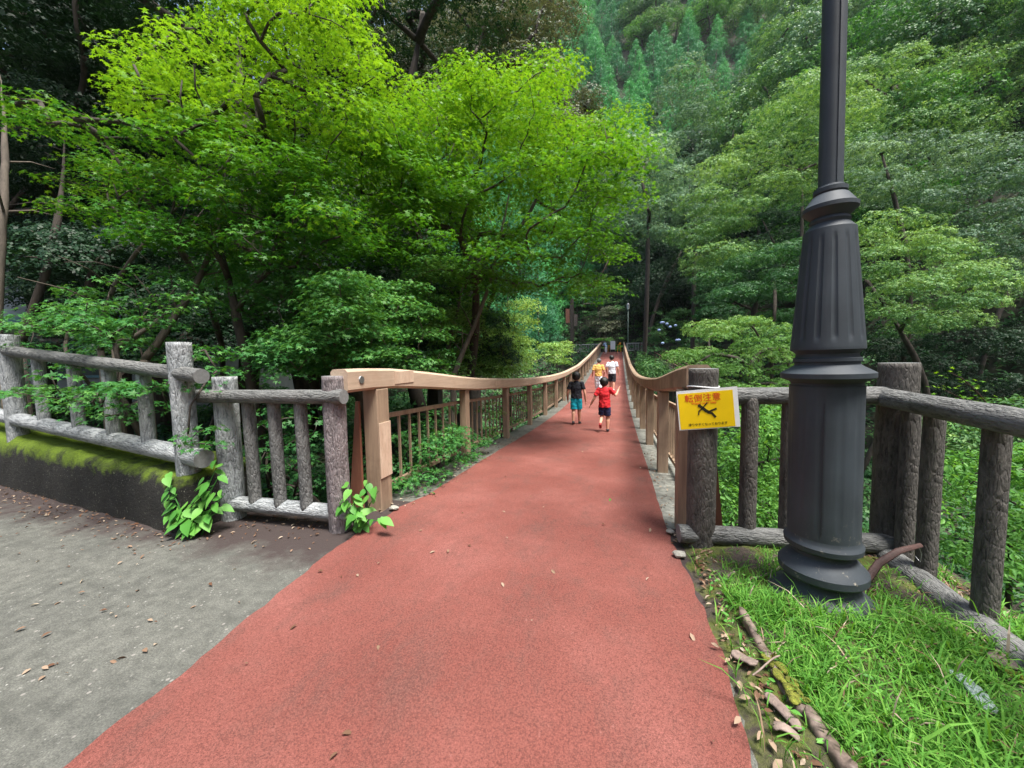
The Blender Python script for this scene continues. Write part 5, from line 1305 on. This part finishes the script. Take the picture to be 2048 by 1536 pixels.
def person(label, x, y, H, yaw, pose, cloth, child=False, group=None, z=None):
    """figure facing +Y at yaw 0. pose: dict of joint positions in units of height"""
    z = deck(y)+.006 if z is None else z
    root = thing('person', (x,y,z), label, 'person', group)
    T = Matrix.Translation((x,y,z)) @ Matrix.Rotation(yaw,4,'Z') @ Matrix.Scale(H,4)
    V = lambda *a: Vector(a)
    hd = .088 if child else .070            # half height of the head
    hc = V(*pose.get('head', (0,.01,1-hd))); neck = V(*pose.get('neck', (0,-.005,.80 if child else .83)))
    pel = V(*pose.get('pelvis', (0,0,.50))); chest = V(*pose.get('chest', (0,-.005,.70)))
    sw = pose.get('sw', .105 if child else .112)
    sh = [chest+V(s*sw,0,.085) for s in (-1,1)]; el = [V(*p) for p in pose['elbow']]; wr = [V(*p) for p in pose['wrist']]
    hip = [pel+V(s*.045,0,-.02) for s in (-1,1)]; kn = [V(*p) for p in pose['knee']]; an = [V(*p) for p in pose['ankle']]; toe = [V(*p) for p in pose['toe']]
    pc = [('b', hc, (hd*.80,hd*.92,hd)), ('b', hc+V(0,hd*.25,-hd*.35), (hd*.62,hd*.72,hd*.6)), ('b', hc+V(0,hd*.98,-hd*.08), (hd*.13,hd*.18,hd*.2)),
          ('b', hc+V(hd*.80,0,-hd*.05), (hd*.12,hd*.22,hd*.28)), ('b', hc+V(-hd*.80,0,-hd*.05), (hd*.12,hd*.22,hd*.28)),
          ('t', [hc-V(0,.01,hd*.5), neck, chest+V(0,0,.09)], [.030,.031,.045]),
          ('t', [pel-V(0,0,.04), pel+V(0,0,.03), (pel+chest)*.5, chest, chest+V(0,0,.075), chest+V(0,0,.11)], [(.070,.055),(.082,.062),(.072,.052),(.088,.058),(.080,.048),(.035,.03)], (1,0,0))]
    for i in (0,1):
        s = (-1,1)[i]
        d = (wr[i]-el[i]).normalized(); pc.append(('t', [sh[i]-V(s*.025,0,0), sh[i], (sh[i]+el[i])*.5, el[i], el[i]+d*.04, wr[i]], [.032,.033,.029,.024,.025,.017]))
        side = Vector((0,1,0)) if abs(d.z) > .6 else Vector((0,0,1)); side = (side-d*side.dot(d)).normalized(); nrm = d.cross(side)
        pc.append(('t', [wr[i], wr[i]+d*.022, wr[i]+d*.045], [(.013,.010),(.021,.010),(.021,.009)], tuple(side)))
        for k, (o_, L) in enumerate(((-.015,.034),(-.005,.040),(.005,.038),(.015,.030))):
            b0 = wr[i]+d*.042+side*o_; pc.append(('t', [b0, b0+d*L*.55, b0+d*L+nrm*.010*(-s)], [.0062,.0056,.0042]))
        b0 = wr[i]+d*.015+side*.016; pc.append(('t', [b0, b0+d*.018+side*.012, b0+d*.034+side*.014], [.0072,.0062,.0046]))
        pc.append(('t', [hip[i]+V(0,0,.03), hip[i], (hip[i]+kn[i])*.5, kn[i], kn[i]+(an[i]-kn[i])*.3+V(0,-.008,0), an[i]], [.054,.056,.048,.036,.037,.022]))
        pc.append(('t', [an[i]+V(0,-.010,-.012), an[i]*.5+toe[i]*.5+V(0,0,-.002), toe[i]], [(.018,.018),(.020,.014),(.016,.009)]))
    blob(pc, .0068 if child else .0060, 'body', M['skin'], root, T)
    # hair: a cap over skull and nape
    hp = [('b', hc+V(0,-hd*.12,hd*.14), (hd*.93,hd*.98,hd*.98)), ('b', hc+V(0,-hd*.42,-hd*.15), (hd*.78,hd*.62,hd*.68))]
    mb = MB()
    for p in hp: mb.ball(p[1], p[2], 18, 14)
    for v in mb.v:
        for q in v:
            rel = Vector(q)-hc
            if rel.y > hd*.35 and rel.z < hd*.35: q[1] = hc.y+hd*.35*.6
            q += np.array(Vector(q-np.array(hc))).astype(float)*.05*mnoise.noise(Vector(q*60))
    me = mb.mesh('hair', M[cloth['hair']], True); link('hair', me, root, T)
    sl = cloth.get('sleeve', .62)
    sp = [('t', [pel+V(0,0,cloth.get('hem',-.01)), pel+V(0,0,.06), (pel+chest)*.5, chest, chest+V(0,0,.08), chest+V(0,-.002,.115), chest+V(0,0,.13)], [(.110,.082),(.106,.078),(.100,.070),(.108,.072),(.100,.060),(.056,.042),(.038,.036)], (1,0,0))]
    for i in (0,1):
        s = (-1,1)[i]; e = sh[i].lerp(el[i], sl) if sl <= 1 else el[i]; w2 = .042
        P = [sh[i]-V(s*.03,0,.0), sh[i]+V(0,0,.002), sh[i].lerp(el[i], sl*.55), e]; R = [.040,.041,w2,w2*1.02]
        if sl > 1: P.append(el[i].lerp(wr[i], sl-1)); R.append(.03)
        sp.append(('t', P, R))
    sp = sp + []
    blob(sp, .0075, 'shirt', M[cloth['shirt']], root, T)
    lp = [('t', [pel+V(0,0,-.075), pel+V(0,0,-.03), pel+V(0,0,.035)], [(.080,.062),(.092,.070),(.086,.064)], (1,0,0))]
    sk = cloth.get('leg', .85)
    for i in (0,1):
        k_ = hip[i].lerp(kn[i], min(sk,1)); P = [hip[i]+V(0,0,.02), hip[i].lerp(kn[i], .4*min(sk,1)), k_]; R = [.062,.065,.064]
        if sk > 1: P.append(kn[i].lerp(an[i], sk-1)); R += []; R.append(.034)
        lp.append(('t', P, R))
    blob(lp, .0075, 'shorts' if sk <= 1 else 'trousers', M[cloth['legs']], root, T)
    for i in (0,1):
        a = an[i]; t = toe[i]; h = (a+t)*.5; d = (t-a); d = d.normalized() if d.length > 0 else V(0,1,0)
        blob([('t', [a-V(0,.022,.012)-d*.012, h+V(0,0,.0), t+d*.012], [(.024,.022),(.027,.019),(.022,.013)]), ('t', [a+V(0,0,.012), a-V(0,0,.014)], [.023,.025])], .006, 'shoe', M[cloth['shoes'][i]], root, T)
    return root
# boy in the black shirt, walking away
def footp(x, y, z=.026, up=0): return (x,y,z+up)
p1 = at(1155,850,1); 
def ground_hit(u, v):
    d = CR @ np.array([(u-1024)/FPX, -(v-768)/FPX, -1.0]); t = 2.
    while t < 70:
        p = np.array([0,0,CAM_H])+d*t
        if p[2] < deck(p[1]): return p
        t += .01
    return p
q = ground_hit(1153,849)
person('small boy in a black T-shirt and turquoise shorts walking away', q[0], q[1], 1.30, .05, dict(elbow=[(-.165,-.02,.60),(.16,-.03,.60)], wrist=[(-.165,.05,.46),(.175,.0,.44)], knee=[(-.050,-.02,.27),(.052,.04,.28)], ankle=[(-.055,-.09,.065),(.055,.06,.04)], toe=[(-.06,-.02,.018),(.065,.13,.018)]), dict(hair='hair_black', shirt='black_cloth', legs='teal_cloth', shoes=('shoe_dark','shoe_dark'), sleeve=.62, leg=.92, hem=.0), True)
q = ground_hit(1209,864)
person('small boy in a red T-shirt and navy shorts running with one arm raised', q[0], q[1], 1.17, -.12, dict(head=(-.01,.03,.915), elbow=[(-.18,-.04,.62),(.20,.02,.67)], wrist=[(-.245,-.02,.50),(.235,.10,.775)], knee=[(-.050,.02,.28),(.055,.03,.27)], ankle=[(-.055,-.13,.17),(.055,.0,.045)], toe=[(-.058,-.10,.09),(.06,.07,.018)]), dict(hair='hair_black', shirt='red_cloth', legs='navy_cloth', shoes=('shoe_red','shoe_dark'), sleeve=.70, leg=.85, hem=-.045), True)
q = ground_hit(1197,787)
person('older man with grey hair in a mustard shirt and white trousers on the bridge', q[0], q[1], 1.60, .05, dict(head=(.02,.03,.925), elbow=[(-.16,-.03,.62),(.16,-.03,.62)], wrist=[(-.175,.06,.49),(.15,.08,.50)], knee=[(-.045,.03,.28),(.045,-.01,.28)], ankle=[(-.045,.04,.045),(.045,-.09,.06)], toe=[(-.05,.11,.015),(.05,-.02,.018)]), dict(hair='hair_grey', shirt='yellow_cloth', legs='white_cloth', shoes=('white','white'), sleeve=.75, leg=1.75))
q = ground_hit(1224,783)
person('man in a white T-shirt and black shorts on the bridge', q[0], q[1], 1.70, -.05, dict(head=(-.01,.02,.93), elbow=[(-.15,-.03,.64),(.155,-.02,.64)], wrist=[(-.14,.06,.50),(.17,.03,.49)], knee=[(-.045,.04,.28),(.045,-.01,.28)], ankle=[(-.045,.04,.045),(.045,-.09,.06)], toe=[(-.05,.11,.015),(.05,-.02,.018)]), dict(hair='hair_black', shirt='white_cloth', legs='black_cloth', shoes=('shoe_dark','white'), sleeve=.70, leg=1.0))
q = ground_hit(1212,707)
person('distant person in pale blue bending over the left handrail near the landing', q[0], q[1], 1.50, .9, dict(head=(0,.16,.88), neck=(0,.12,.79), chest=(0,.07,.69), elbow=[(-.14,.16,.60),(.14,.16,.60)], wrist=[(-.10,.26,.64),(.10,.26,.64)], knee=[(-.045,.01,.28),(.045,.01,.28)], ankle=[(-.05,-.01,.045),(.05,-.01,.045)], toe=[(-.055,.06,.015),(.055,.06,.015)]), dict(hair='hair_grey', shirt='blue_cloth', legs='white_cloth', shoes=('white','white'), sleeve=.9, leg=1.75))

# ------------------------------------------------------------------ haze over the valley
HAZE = 0.00015
if HAZE:
    mb = MB(); mb.box((-170,-45,-25),(180,235,190)); o = mb.build('haze', None); tag(o, 'thin haze in the valley air', 'haze', kind='stuff')
    m = bpy.data.materials.new('haze'); m.use_nodes = True; nt = m.node_tree; nt.nodes.remove(nt.nodes['Principled BSDF'])
    pv = nt.nodes.new('ShaderNodeVolumePrincipled'); pv.inputs['Density'].default_value = HAZE; pv.inputs['Color'].default_value = (.82,.92,1,1); pv.inputs['Anisotropy'].default_value = .2
    nt.links.new(pv.outputs[0], nt.nodes['Material Output'].inputs['Volume']); o.data.materials.append(m)
